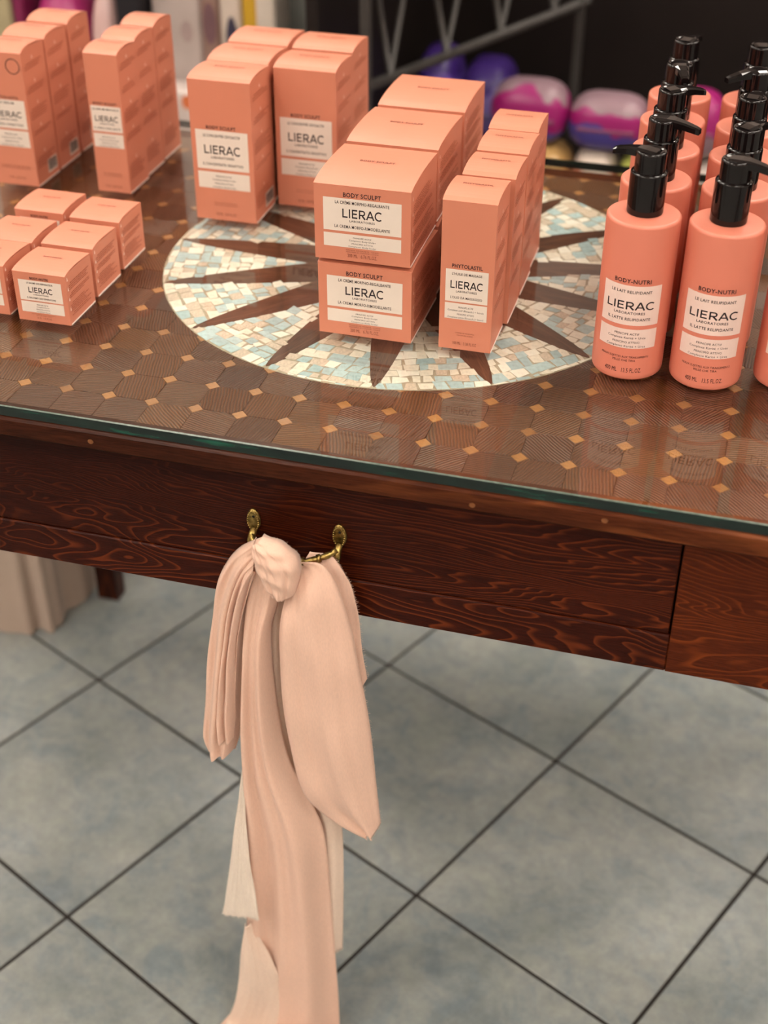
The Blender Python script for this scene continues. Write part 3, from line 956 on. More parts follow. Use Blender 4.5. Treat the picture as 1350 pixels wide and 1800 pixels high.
kind('oil', 'oil_carton', .048, .056, .1415, dict(range='PHYTOLASTIL', range_w=.57, range_h=.026, range_gap=.012, label=(.555, .335, .325, .215), label_w=.80,
     line1="L'HUILE DE MASSAGE", l1w=.56, line2="L'OLIO DA MASSAGGIO", l2w=.60, l1=.17, l2=.90, lcap=.075, logo_w=.61, logo_h=.235, lb=.58,
     small=['PRINCIPE ACTIF', 'Complexe actif (Biosacch.) + Stérols', 'PRINCIPIO ATTIVO', 'Complesso attivo (Biosacch.) + Steroli'], smallw=(.28, .68, .32, .68),
     notes=('CONTRE LES VERGETURES', 'VERGETURE & SENO'), notew=(.36, .31), note_z=.115, note_step=.0165, note_h=.008, volume='100 ML   3.38 FL.OZ', vol_z=.035, vol_w=.45, vol_h=.021,
     lid_w=.56, lid_h=.0030, side=[(.86, 4), (.68, 4), (.50, 5), (.30, 3)], side_h=.0010, side_step=.0026, icon_u=.42), bulge=.0034)
kind('concentrate', 'concentrate_carton', .068, .061, .1505, dict(range='BODY SCULPT', range_w=.48, range_h=.024, range_gap=.010, label=(.655, .375, .355, .235), label_w=.85,
     line1='LE CONCENTRÉ CRYOACTIF', l1w=.60, line2='IL CONCENTRATO CRIOATTIVO', l2w=.66, l1=.17, l2=.90, lcap=.07, logo_w=.59, logo_h=.22, lb=.60,
     small=SMALL_D, smallw=(.26, .38, .30, .38), notes=('CELLULITE INCRUSTÉE', 'CELLULITE RESISTENTE'), notew=(.38, .38), note_z=.125, note_step=.0165, note_h=.008,
     volume='150 ML   5.07 FL.OZ', vol_z=.035, vol_w=.33, vol_h=.021, lid_w=.48, lid_h=.0036, side=[(.90, 3), (.74, 3), (.58, 6), (.40, 2), (.20, 7)], side_h=.0010, side_step=.0026, barcode=True, icon_u=.45), bulge=.0036)
kind('slim', 'slim_carton', .039, .0505, .1535, dict(range='BODY SCULPT', range_w=.72, range_h=.018, range_gap=.010, label=(.635, .450, .435, .335), label_w=.90,
     line1='LE SERUM MINCEUR', l1w=.80, line2='IL SIERO SNELLENTE', l2w=.80, l1=.16, l2=.90, lcap=.075, logo_w=.70, logo_h=.22, lb=.60,
     small=['PRINCIPE ACTIF', 'Complexe Body-Sculpt', 'PRINCIPIO ATTIVO', 'Complesso Body-Sculpt'], smallw=(.4, .6, .45, .6), notes=('CELLULITE INCRUSTÉE', 'CELLULITE RESISTENTE'), notew=(.55, .55), note_z=.135, note_step=.0165, note_h=.008,
     volume='75 ML   2.53 FL.OZ', vol_z=.035, vol_w=.5, vol_h=.017, lid_w=.70, lid_h=.0032, side=[(.92, 3), (.76, 3), (.60, 6), (.42, 3), (.20, 7)], side_h=.0011, side_step=.0026, icon_u=.45))
kind('tall', 'tall_carton', .0505, .0520, .1490, dict(range='PHYTOLASTIL', range_w=.62, range_h=.018, range_gap=.010, label=(.655, .440, .425, .300), label_w=.86,
     line1='LE SÉRUM', l1w=.36, line2='IL SIERO CORRETTORE', l2w=.66, l1=.14, l2=.90, lcap=.075, logo_w=.66, logo_h=.20, lb=.60,
     small=['PRINCIPE ACTIF', 'Complexe actif + Prêle', 'PRINCIPIO ATTIVO', 'Complesso attivo + Equiseto'], smallw=(.3, .5, .34, .55), notes=('CORRIGE LES VERGETURES', 'CORREGGE LE SMAGLIATURE'), notew=(.70, .70), note_z=.145, note_step=.0165, note_h=.009,
     volume='75 ML   2.53 FL.OZ', vol_z=.05, vol_w=.40, vol_h=.017, lid_w=.52, lid_h=.0030, ring=(.28, .905, .0085), side=[(.90, 3), (.73, 3), (.57, 5), (.40, 2), (.20, 5)], side_h=.0011, side_step=.0026, barcode=True, icon_u=.45))
kind('balm', 'balm_carton', .0530, .0530, .0496, dict(range='BODY-NUTRI', range_w=.35, range_h=.050, range_gap=.022, label=(.845, .43, .405, .185), label_w=.82,
     line1='LE BAUME SOS RÉPARATEUR', l1w=.50, line2='IL BALSAMO SOS RIPARATORE', l2w=.55, l1=.17, l2=.90, lcap=.085, logo_w=.46, logo_h=.27, lb=.60,
     small=['PRINCIPE ACTIF', 'Complexe Karité', 'PRINCIPIO ATTIVO', 'Complesso Karité'], smallw=(.22, .24, .26, .26), notes=('PEAUX SUJETTES AUX TIRAILLEMENTS', 'PELLE CHE TIRA'), notew=(.46, .30), note_z=.145, note_step=.026, note_h=.016,
     volume='30 ML   1.01 FL.OZ', vol_z=.060, vol_w=.28, vol_h=.035, lid_w=.36, lid_h=.0022, lid_y=.56, side=[(.80, 4), (.60, 3), (.40, 5), (.20, 2)], side_h=.0008, side_step=.0019, icon_u=.07), bulge=.0022)

def place_carton(key, name, x, y, z, label, group, rz=0.0):
    """x is the middle of the front face, y its front"""
    t = empty(name, (x, y, z), rz)
    tag(t, label, 'carton', group)
    for nm, me in KINDS[key]:
        o = put(nm, me, t)
        if nm in ('side_print', 'side_icon', 'fine_print', 'barcode', 'front_print', 'lid_print'): tag(o, kind='stuff')
    return t

G_CREAM = 'wide peach cartons stacked two high'
for k, (x, y, w_) in enumerate(((-.3182, 1.0840, 'nearest'), (-.3197, 1.1880, 'middle'), (-.3188, 1.2925, 'farthest'))):
    place_carton('cream', 'cream_carton', x + .0005, y, TOP + .0002, 'wide peach jar carton at the bottom of the %s two-high stack' % w_, G_CREAM, R((-.3, .4, -.5)[k]))
    place_carton('cream', 'cream_carton', x - .0010, y - .0012, TOP + .0002 + .0750, 'wide peach jar carton on top of the %s two-high stack' % w_, G_CREAM, R((.4, -.4, .3)[k]))
for x, y, w_ in ((-.2242, 1.0850, 'nearest'), (-.2208, 1.1455, 'second nearest'), (-.2210, 1.2070, 'second farthest'), (-.2227, 1.2660, 'farthest')):
    place_carton('oil', 'oil_carton', x, y, TOP + .0002, 'narrow peach carton on the mosaic, %s of the row of four' % w_, 'narrow peach cartons in a row of four')
for x, y, l in ((-.5345, 1.2978, 'tall broad peach carton at the front of the left file of three'), (-.5372, 1.3610, 'tall broad peach carton in the middle of the left file of three'), (-.5385, 1.4275, 'tall broad peach carton at the back of the left file of three'),
             (-.4615, 1.3560, 'tall broad peach carton in front of the right pair, left of the stacked jar cartons'), (-.4640, 1.4250, 'tall broad peach carton at the back of the right pair')):
    place_carton('concentrate', 'concentrate_carton', x, y, TOP + .0002, l, 'tall broad peach cartons in two files')
for x, y, w_ in ((-.6835, 1.3372, 'front'), (-.6865, 1.3890, 'middle'), (-.6880, 1.4440, 'back')):
    place_carton('slim', 'slim_carton', x, y, TOP + .0002, 'tall slim peach carton, %s one of the file behind the small cube cartons' % w_, 'tall slim peach cartons')
for x, y, w_ in ((-.7970, 1.3270, 'front'), (-.7975, 1.3830, 'middle'), (-.7985, 1.4420, 'back')):
    place_carton('tall', 'tall_carton', x, y, TOP + .0002, 'tall peach carton with printed ring, %s one of the leftmost file' % w_, 'tall peach cartons at the left edge')
for x, y, w_ in ((-.6137, 1.0300, 'front right'), (-.6152, 1.0915, 'middle right'), (-.6170, 1.1555, 'back right'), (-.6785, 1.0345, 'front left'), (-.6770, 1.0890, 'middle left'), (-.6797, 1.1600, 'back left')):
    place_carton('balm', 'balm_carton', x, y, TOP + .0002, 'small cube peach carton, %s of the block of six' % w_, 'small cube peach cartons')

# ------------------------------------------------------------------ pump bottles
BR, BH = 0.0311, 0.1440
prof = [(0.0005, 0.0012), (BR - .006, 0.0), (BR - .0022, .0006), (BR - .0006, .0024), (BR, .0055)]
prof += [(BR, BH * t / 6) for t in range(1, 6)]
for k in range(7):
    a = k / 6 * math.pi / 2
    prof.append((BR - .0028 + .0028 * math.cos(a), BH - .0028 + .0028 * math.sin(a)))
prof += [(.020, BH + .0006), (.0160, BH + .0010)]
bottle_body = MB().lathe(prof, 56, cap=True).mesh('pump_bottle_body', M['bottle'])
CZ0 = BH + .0008
collar_me = MB().lathe([(.0150, CZ0), (.0153, CZ0 + .001), (.0153, CZ0 + .0345), (.0149, CZ0 + .0354), (.0120, CZ0 + .0357)], 40).mesh('pump_collar', M['pump'])
AZ = CZ0 + .0352
act_me = MB().lathe([(.0127, AZ - .0006), (.0127, AZ + .0160), (.0123, AZ + .0172), (.0114, AZ + .0177), (.0104, AZ + .0171), (.0085, AZ + .0165), (.0010, AZ + .0163)], 40).mesh('pump_actuator', M['pump'])
def nozzle_mesh():
    mb = MB()
    # tapering spout from the rim outwards (+x)
    sec = [(-.006, .0075, .0145, .0180), (.004, .0084, .0128, .0187), (.011, .0068, .0120, .0186), (.020, .0052, .0114, .0172), (.030, .0041, .0096, .0148), (.0330, .0034, .0090, .0136)]
    vs = []
    for x, hw, z0, z1 in sec:
        vs += [(x, -hw, AZ + z0), (x, hw, AZ + z0), (x, hw, AZ + z1 - .0012), (x, hw * .6, AZ + z1), (x, -hw * .6, AZ + z1), (x, -hw, AZ + z1 - .0012)]
    fs = [tuple(range(6)), tuple(range((len(sec) - 1) * 6, len(sec) * 6))[::-1]]
    for i in range(len(sec) - 1):
        for k in range(6):
            fs.append((i * 6 + (k + 1) % 6, i * 6 + k, i * 6 + 6 + k, i * 6 + 6 + (k + 1) % 6))
    mb.add(vs, fs)
    return mb.mesh('pump_nozzle', M['pump'])
nozzle_me = nozzle_mesh()
bsp = dict(range='BODY-NUTRI', range_w=1.0, range_h=.026, range_gap=.016, label=(.632, .378, .352, .225), label_w=1.0, l1w=.66, line1='LE LAIT RELIPIDANT', line2='IL LATTE RELIPIDANTE', l2w=.70,
           l1=.19, l2=.88, lcap=.072, logo_w=.79, logo_h=.20, lb=.60, small=['PRINCIPE ACTIF', 'Complexe Karité + Urée', 'PRINCIPIO ATTIVO', 'Complesso Karité + Urea'], smallw=(.40, .62, .44, .64),
           notes=('PEAUX SUJETTES AUX TIRAILLEMENTS', 'PELLE CHE TIRA'), notew=(.80, .37), note_z=.160, note_step=.023, note_h=.014, volume='400 ML   13.5 FL.OZ.', vol_z=.062, vol_w=.61, vol_h=.030)
bsp['range_w'] = .59
LW = 0.0535           # label width measured around the bottle
bp_, lx, (z1, z2, z3, z4) = front_print(bsp, LW, BH)
def on_cyl(u, dd, v):
    a = u / BR
    return ((BR + dd) * math.sin(a), -(BR + dd) * math.cos(a), v)
bottle_parts = [('body', bottle_body)]
for a_, b__ in ((z1, z2), (z3, z4)):
    q = Print(); q.rect(-lx, lx, b__, a_, 'bottle_label', .00015, nu=20)
    bottle_parts.append(('label_panel', face_mesh(q.mb['bottle_label'], 'bottle_label', M['bottle_label'], on_cyl)))
bp_.mb['ink'].add(bp_.mb['ink_soft'].v, bp_.mb['ink_soft'].f)
bottle_parts.append(('front_print', face_mesh(bp_.mb['ink'], 'bottle_print', M['ink'], on_cyl)))
bottle_parts.append(('pump_collar', collar_me))
def pump_bottle(x, y, aim, label, turn=0.0):
    t = empty('pump_bottle', (x, y, TOP + .0001), R(turn))
    tag(t, label, 'bottle', 'peach pump bottles')
    for nm, me in bottle_parts:
        o = put(nm, me, t)
        if nm == 'front_print': tag(o, kind='stuff')
    a = put('pump_actuator', act_me, t)
    nz = put('nozzle', nozzle_me, a)
    a.rotation_euler = (0, 0, R(aim - turn))
for x, y, aim, l, tn in ((-.0791, 1.0996, 161, 'peach pump bottle at the front of the left file, spout turned left', -1),
                         (-.0778, 1.1790, -15, 'peach pump bottle second from the front in the left file, spout to the right', 2),
                         (-.0780, 1.2575, 36, 'peach pump bottle in the middle of the left file', 0),
                         (-.0796, 1.3350, -75, 'peach pump bottle second from the back in the left file, spout facing forward', 1),
                         (-.0804, 1.4125, 72, 'peach pump bottle at the back of the left file', 0),
                         (-.0108, 1.1000, -15, 'peach pump bottle at the front of the middle file, spout to the right', 1),
                         (-.0072, 1.1760, 58, 'peach pump bottle second from the front in the middle file', 0),
                         (-.0075, 1.2550, 80, 'peach pump bottle in the middle of the middle file', -2),
                         (-.0072, 1.3340, 215, 'peach pump bottle second from the back in the middle file, spout turned left', 0),
                         (-.0074, 1.4140, 100, 'peach pump bottle at the back of the middle file', 0),
                         (.0612, 1.1150, 20, 'peach pump bottle cut off by the right edge of the picture', 0)):
    pump_bottle(x, y, aim, l, tn)
# ------------------------------------------------------------------ scarf tied to the drawer pull
RIGHT_LOOP = ([(-0.3173, 0.6422), (-0.3254, 0.617), (-0.3299, 0.5842), (-0.3302, 0.5379), (-0.3283, 0.49), (-0.3238, 0.448), (-0.3158, 0.4054), (-0.3046, 0.3793), (-0.2829, 0.3598), (-0.2546, 0.3445)],
    [(-0.3106, 0.663), (-0.2926, 0.6656), (-0.28, 0.6503), (-0.2719, 0.6276), (-0.2657, 0.599), (-0.2608, 0.568), (-0.2549, 0.5295), (-0.2487, 0.4755), (-0.2438, 0.4146), (-0.2405, 0.3639)])
RIGHT_LOOP_BACK = ([(-0.313, 0.6517), (-0.31, 0.6204), (-0.3058, 0.5898), (-0.3018, 0.5448), (-0.2977, 0.4979), (-0.2933, 0.4563)],
    [(-0.306, 0.6651), (-0.2862, 0.6621), (-0.2732, 0.6408), (-0.2655, 0.6148), (-0.2618, 0.5742), (-0.2569, 0.5324)])
MAIN_TAIL = ([(-0.3511, 0.6575), (-0.3593, 0.6221), (-0.3655, 0.5694), (-0.3698, 0.5145), (-0.3748, 0.449), (-0.3771, 0.3802), (-0.3784, 0.3073), (-0.3817, 0.2289), (-0.3872, 0.1539), (-0.3933, 0.0938), (-0.4001, 0.046), (-0.4188, -0.0148), (-0.4374, -0.0816)],
    [(-0.3286, 0.6386), (-0.334, 0.6088), (-0.3405, 0.5818), (-0.3416, 0.5351), (-0.3386, 0.4802), (-0.3303, 0.424), (-0.3095, 0.3685), (-0.2985, 0.3236), (-0.2936, 0.2228), (-0.2904, 0.1315), (-0.2891, 0.0631), (-0.2887, 0.0117), (-0.2884, -0.0529)])
BACK_TAIL = ([(-0.3397, 0.6417), (-0.344, 0.5744), (-0.3449, 0.4857), (-0.3467, 0.3733), (-0.3401, 0.2514), (-0.3323, 0.1258)],
    [(-0.3134, 0.6382), (-0.317, 0.5807), (-0.3157, 0.4933), (-0.3003, 0.3945), (-0.2833, 0.3365), (-0.2852, 0.143)])
BACK_LEFT = ([(-0.3718, 0.4424), (-0.3762, 0.3959), (-0.3842, 0.3302), (-0.3934, 0.2602), (-0.4034, 0.201)],
    [(-0.37, 0.4429), (-0.3727, 0.3969), (-0.3715, 0.334), (-0.3672, 0.2685), (-0.363, 0.2056)])
LEFT_LOOP = ([(-0.3439, 0.6799), (-0.3628, 0.6665), (-0.3762, 0.6493), (-0.3874, 0.6222), (-0.3945, 0.5824), (-0.4025, 0.5339), (-0.4085, 0.4836), (-0.4139, 0.4422), (-0.4141, 0.425), (-0.4116, 0.4129)],
    [(-0.3472, 0.6541), (-0.354, 0.6417), (-0.3607, 0.6155), (-0.3658, 0.5824), (-0.3709, 0.5415), (-0.3751, 0.4992), (-0.3779, 0.4628), (-0.3795, 0.4463), (-0.3814, 0.4339), (-0.3857, 0.4192)])
LEFT_FOLD = ([(-0.3477, 0.6642), (-0.3625, 0.6461), (-0.3754, 0.6059), (-0.3844, 0.5584), (-0.3927, 0.5088), (-0.3981, 0.472), (-0.3979, 0.4428)],
    [(-0.3485, 0.649), (-0.3547, 0.6293), (-0.3654, 0.589), (-0.3721, 0.548), (-0.3763, 0.5059), (-0.3791, 0.4697), (-0.3819, 0.4426)])
LOW_CREAM = ([(-0.3823, 0.1835), (-0.389, 0.1342), (-0.3988, 0.0567), (-0.4203, -0.0153), (-0.4337, -0.0688)],
    [(-0.3767, 0.1836), (-0.3588, 0.1335), (-0.3444, 0.0772), (-0.3579, 0.0051), (-0.3664, -0.0634)])

KNOT_WRAP = ([(-0.3467, 0.684), (-0.3487, 0.6748), (-0.3468, 0.6626), (-0.3429, 0.6502), (-0.3378, 0.6397), (-0.333, 0.6321)],
    [(-0.3395, 0.689), (-0.3267, 0.6857), (-0.3155, 0.6792), (-0.3084, 0.6688), (-0.3089, 0.6538), (-0.3125, 0.6366)])
scarf = empty('knotted_scarf', (-0.335, 0.868, 0.0))
tag(scarf, 'peach gauze scarf knotted in a bow on the brass drawer pull', 'scarf')
SX, SY = -0.335, 0.868
def catmull(pts, t):
    n = len(pts) - 1
    s = t * n; i = min(int(s), n - 1); f = s - i
    p0, p1, p2, p3 = pts[max(i - 1, 0)], pts[i], pts[i + 1], pts[min(i + 2, n)]
    return tuple(0.5 * ((2 * b) + (-a + c_) * f + (2 * a - 5 * b + 4 * c_ - d_) * f * f + (-a + 3 * b - 3 * c_ + d_) * f ** 3) for a, b, c_, d_ in zip(p0, p1, p2, p3))
fr = random.Random(5)
FRINGE = {}
def panel(name, edges, mat, y0, fold, nu=36, nv=90, fringe=(), seed=0, ragged=0.0):
    """cloth between two edge curves; fold(s, t) gives the offset towards the viewer"""
    l_, r_ = edges
    mb = MB(); vs = []
    q = random.Random(seed)
    ph = [q.uniform(0, 6.28) for _ in range(6)]
    for i in range(nv + 1):
        t = i / nv
        a, b = catmull(l_, t), catmull(r_, t)
        for k in range(nu + 1):
            s = k / nu
            e = 0.0
            if s == 0 or s == 1: e = ragged * (math.sin(t * 70 + ph[0]) + math.sin(t * 131 + ph[1]))
            x = a[0] + (b[0] - a[0]) * s + e
            z = a[1] + (b[1] - a[1]) * s
            y = y0 - fold(s, t) - 0.0003 * math.sin(38 * s + 9 * t + ph[2]) - 0.0008 * math.sin(11 * s - 23 * t + ph[3])
            if z < 0.004:
                y -= (0.004 - z) * 0.9; z = 0.003 + 0.0015 * math.sin(s * 17)
            vs.append((x - SX, y - SY, z))
    fs = [(i * (nu + 1) + k, i * (nu + 1) + k + 1, (i + 1) * (nu + 1) + k + 1, (i + 1) * (nu + 1) + k) for i in range(nv) for k in range(nu)]
    mb.add(vs, fs, 0, True)
    o = mb.build(name, mat, scarf)
    so = o.modifiers.new('cloth_thickness', 'SOLIDIFY'); so.thickness = 0.0007; so.offset = 0
    if fringe:
        fb = MB()
        for side in fringe:
            if side == 'bottom': idx = [(nv * (nu + 1) + k, (nv - 1) * (nu + 1) + k) for k in range(nu + 1)]
            elif side == 'left': idx = [(i * (nu + 1), i * (nu + 1) + 1) for i in range(nv // 8, nv + 1)]
            else: idx = [(i * (nu + 1) + nu, i * (nu + 1) + nu - 1) for i in range(nv // 8, nv + 1)]
            for a in range(len(idx) - 1):
                for m_ in range(4):
                    f_ = (m_ + fr.random()) / 4
                    p = Vector(vs[idx[a][0]]).lerp(Vector(vs[idx[a + 1][0]]), f_)
                    inn = Vector(vs[idx[a][1]])
                    d = (p - inn).normalized()
                    if side != 'bottom': d = (d + Vector((0, 0, -0.5))).normalized()
                    d = (d + Vector((fr.uniform(-.5, .5), fr.uniform(-.4, .4), fr.uniform(-.4, .3)))).normalized()
                    ln = fr.uniform(.0010, .0034); wd = 0.00014
                    along = Vector((0, 0, 1)) if side != 'bottom' else Vector((1, 0, 0))
                    q0 = p - along * wd; q1 = p + along * wd
                    mid = p + d * ln * .6 + Vector((0, 0, fr.uniform(-.0004, .0004)))
                    tip = p + d * ln + Vector((0, 0, fr.uniform(-.0008, .0002)))
                    if tip.z < .001 or mid.z < .001: continue
                    fb.add([q0, q1, mid + along * wd * .8, mid - along * wd * .8, tip], [(0, 1, 2, 3), (3, 2, 4)])
        fo = fb.build('frayed_edge', mat, o)
        tag(fo, kind='stuff')
    return o
S = math.sin; PI = math.pi
def sm(a, b, x):
    x = min(max((x - a) / (b - a), 0), 1); return x * x * (3 - 2 * x)
# hidden rear tail first, then towards the viewer
panel('rear_tail', BACK_TAIL, M['scarf_mid'], 0.879, lambda s, t: 0.004 * S(3 * PI * s + .6) + 0.003 * S(7 * s + 2 * t), fringe=('bottom', 'right'), seed=1)
panel('side_strip', BACK_LEFT, M['scarf_pale'], 0.8470, lambda s, t: 0.0035 * S(PI * s) + 0.002 * S(2.2 * PI * s + 1.0 * t) * t - 0.017 * (1 - sm(0, .7, t)), fringe=('bottom', 'left'), seed=2)
panel('loop_lining', RIGHT_LOOP_BACK, M['scarf'], 0.878, lambda s, t: 0.006 * S(PI * s), fringe=('right',), seed=3, nv=50)
panel('main_tail', MAIN_TAIL, M['scarf'], 0.866, lambda s, t: (0.011 * S(PI * s) ** 0.8 + 0.0045 * S(3 * PI * s + 1.4 * t + .3) * sm(0, .15, t)
      + 0.003 * S(6.5 * PI * s - 2.2 * t) * sm(.1, .5, t)) * (0.55 + .65 * sm(0, .2, t)) - .010 * sm(.3, 0, t) * 0, fringe=('left',), seed=4, nv=130)
panel('turned_hem', LOW_CREAM, M['scarf_mid'], 0.852, lambda s, t: 0.006 * S(PI * s) * sm(0, .3, t) + 0.004 * S(4 * s + 3 * t), fringe=('left',), seed=5, nv=40)
panel('left_loop', LEFT_LOOP, M['scarf'], 0.868, lambda s, t: 0.013 * S(PI * min(1, s * 1.05)) ** .7 * (0.5 + .5 * sm(0, .12, t)) + 0.0035 * S(5 * PI * s + 2.5 * t) * sm(0, .2, t), fringe=('left', 'right'), seed=6)
panel('left_loop_fold', LEFT_FOLD, M['scarf'], 0.858, lambda s, t: 0.006 * S(PI * s) + 0.004 * S(4.5 * PI * s - 3.5 * t) * sm(0, .25, t), fringe=('left', 'right'), seed=7, nv=60)
panel('right_loop', RIGHT_LOOP, M['scarf'], 0.866, lambda s, t: 0.020 * S(PI * min(1, .06 + s * .94)) ** .75 * (0.12 + .88 * sm(0, .24, t)) * (1 - .45 * sm(.7, 1, t))
      + 0.0022 * S(4 * PI * s + 1.2 * t) * sm(.05, .3, t) + 0.003 * S(2.2 * PI * s + 3 * t), fringe=('right', 'bottom'), seed=8, nv=110)
# the knot: a lumpy roll with wrapped creases
mb = MB(); vs = []; nu, nv = 48, 40
ax = Vector((0.80, 0, -0.60)); bx = Vector((0.60, 0, 0.80)); cy_ = Vector((0, -1, 0))
kc = Vector((-0.3335, 0.8640, 0.6555))
for i in range(nv + 1):
    la = -PI / 2 + PI * i / nv
    for k in range(nu):
        lo = 2 * PI * k / nu
        p = math.sin(la); c_ = math.cos(la)
        u = abs(p) ** .85 * (1 if p > 0 else -1)
        rr = c_ ** 0.62
        g = 1 + 0.045 * math.sin(u * 9.5 + 0.9 * math.sin(lo) + .5) + 0.02 * math.sin(u * 21 + 1.7 * math.cos(lo))
        q = kc + ax * (0.0155 * u) + (bx * (math.cos(lo) * 0.0185) + cy_ * (math.sin(lo) * 0.0130)) * rr * g
        q += bx * (-0.003 * u)
        vs.append((q.x - SX, q.y - SY, q.z))
mb.add(vs, [(i * nu + k, i * nu + (k + 1) % nu, (i + 1) * nu + (k + 1) % nu, (i + 1) * nu + k) for i in range(nv) for k in range(nu)], 0, True)
mb.build('knot_core', M['scarf'], scarf)
panel('knot', KNOT_WRAP, M['scarf'], 0.860, lambda s, t: 0.0185 * S(PI * s) ** .34 * (0.30 + .70 * S(PI * min(1, .10 + .70 * t)) ** .6)
      + 0.0034 * (abs(S(7.5 * s + 1.1 * t)) ** .6 - .5) * S(PI * s) ** .5 * (.4 + .6 * t) + 0.0016 * (abs(S(13 * s - 1.5 * t + .7)) ** .6 - .5) * S(PI * s) ** .5, nu=44, nv=44, fringe=('right',), seed=9)

# ------------------------------------------------------------------ cloth covered stool under the table
stool = empty('cloth_covered_stool', (-1.105, 1.60, 0))
tag(stool, 'beige cloth covered stool standing under the left end of the table', 'stool')
mb = MB(); nr = 22; n = 96; vs = []
for i in range(nr + 1):
    z = 0.44 * i / nr
    for k in range(n):
        a = 2 * PI * k / n
        ca, sa = math.cos(a), math.sin(a)
        e = 0.24
        x = abs(ca) ** e * (1 if ca > 0 else -1); y = abs(sa) ** e * (1 if sa > 0 else -1)
        fl = (1 - i / nr)
        rr = 0.193 + 0.010 * fl + fl * (0.006 * S(9 * a + 1.0) + 0.004 * S(17 * a + 2))
        if i >= nr - 2: rr -= 0.006 * (i - nr + 2)
        vs.append((x * rr, y * rr, max(z, 0.001)))
fs = [(i * n + k, i * n + (k + 1) % n, (i + 1) * n + (k + 1) % n, (i + 1) * n + k) for i in range(nr) for k in range(n)]
mb.add(vs, fs, 0, True)
mb.f.append(tuple(nr * n + k for k in range(n))); mb.mi.append(0); mb.sm.append(False)
mb.build('slip_cover', M['beige_cloth'], stool)
MB().bbox(-.17, .17, -.17, .17, 0.02, 0.425, .01).build('frame', M['leg'], stool)

# ------------------------------------------------------------------ background: shelving and products
def shelf_unit(name, x0, x1, y0, y1, boards, top, mat_side, mat_board, label, back=True):
    t = empty(name, ((x0 + x1) / 2, (y0 + y1) / 2, 0))
    tag(t, label, 'shelf')
    ox, oy = t.location.x, t.location.y
    def b(mb, nm, mt):
        mb.v = [(x - ox, y - oy, z) for x, y, z in mb.v]; mb.build(nm, mt, t)
    if back: b(MB().bbox(x0, x1, y1 - .02, y1, 0, top, .002), 'back_panel', mat_side)
    b(MB().bbox(x0 - .02, x0, y0, y1, 0, top, .002), 'side_panel', mat_side)
    b(MB().bbox(x1, x1 + .02, y0, y1, 0, top, .002), 'side_panel', mat_side)
    for z in boards: b(MB().bbox(x0, x1, y0, y1 - .02, z - .025, z, .003), 'shelf_board', mat_board)
    return t
shelf_unit('display_shelf', -2.3, -0.80, 2.12, 2.55, (.12, .45, .98), 1.42, M['wall'], M['shelf'], 'pale display shelf full of blurred products behind the table on the left')
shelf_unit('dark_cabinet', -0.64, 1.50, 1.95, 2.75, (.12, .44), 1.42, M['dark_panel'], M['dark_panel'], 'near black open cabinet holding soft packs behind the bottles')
post = empty('grey_post', (-.725, 2.16, 0)); tag(post, 'grey green square post between the pale shelf and the dark cabinet', 'post')
MB().bbox(-.045, .055, -.045, .045, .03, 1.5, .006).build('shaft', M['pillar'], post)
MB().bbox(-.05, .06, -.05, .05, 0, .03, .004).build('foot', M['dark_metal'], post)

# lattice rack in front of the cabinet
rack = empty('lattice_rack', (-.50, 2.12, 0)); tag(rack, 'dark metal lattice rack with zigzag struts behind the cartons', 'rack')
dirv = Vector((.36, .82, 0)).normalized()
A0 = Vector((-.578, 1.985, .684)); LEN = 0.62
def rb(mb, nm):
    mb.v = [(x + .50, y - 2.12, z) for x, y, z in mb.v]; return mb.build(nm, M['dark_metal'], rack)
def lat(s, z): return A0 + dirv * s + Vector((0, 0, z - A0.z))
rb(MB().tube([lat(-.03, .684), lat(LEN, .684)], .0085, 8), 'lower_rail')
rb(MB().tube([lat(-.03, .93), lat(LEN, .93)], .0085, 8), 'upper_rail')
for s in (0.0, LEN - .02):
    rb(MB().box(*[c_ for pair in ((lat(s, 0).x - .007, lat(s, 0).x + .007), (lat(s, 0).y - .007, lat(s, 0).y + .007)) for c_ in pair], .4405, .95), 'post')
k = 0; s = 0.0
nodes = [0.0, .058, .125, .20, .275, .35, .43, .51, .60]
for i in range(len(nodes) - 1):
    za, zb = ((.925, .69) if i % 2 == 0 else (.69, .925))
    rb(MB().tube([lat(nodes[i], za), lat(nodes[i + 1], zb)], .0048, 8), 'strut')

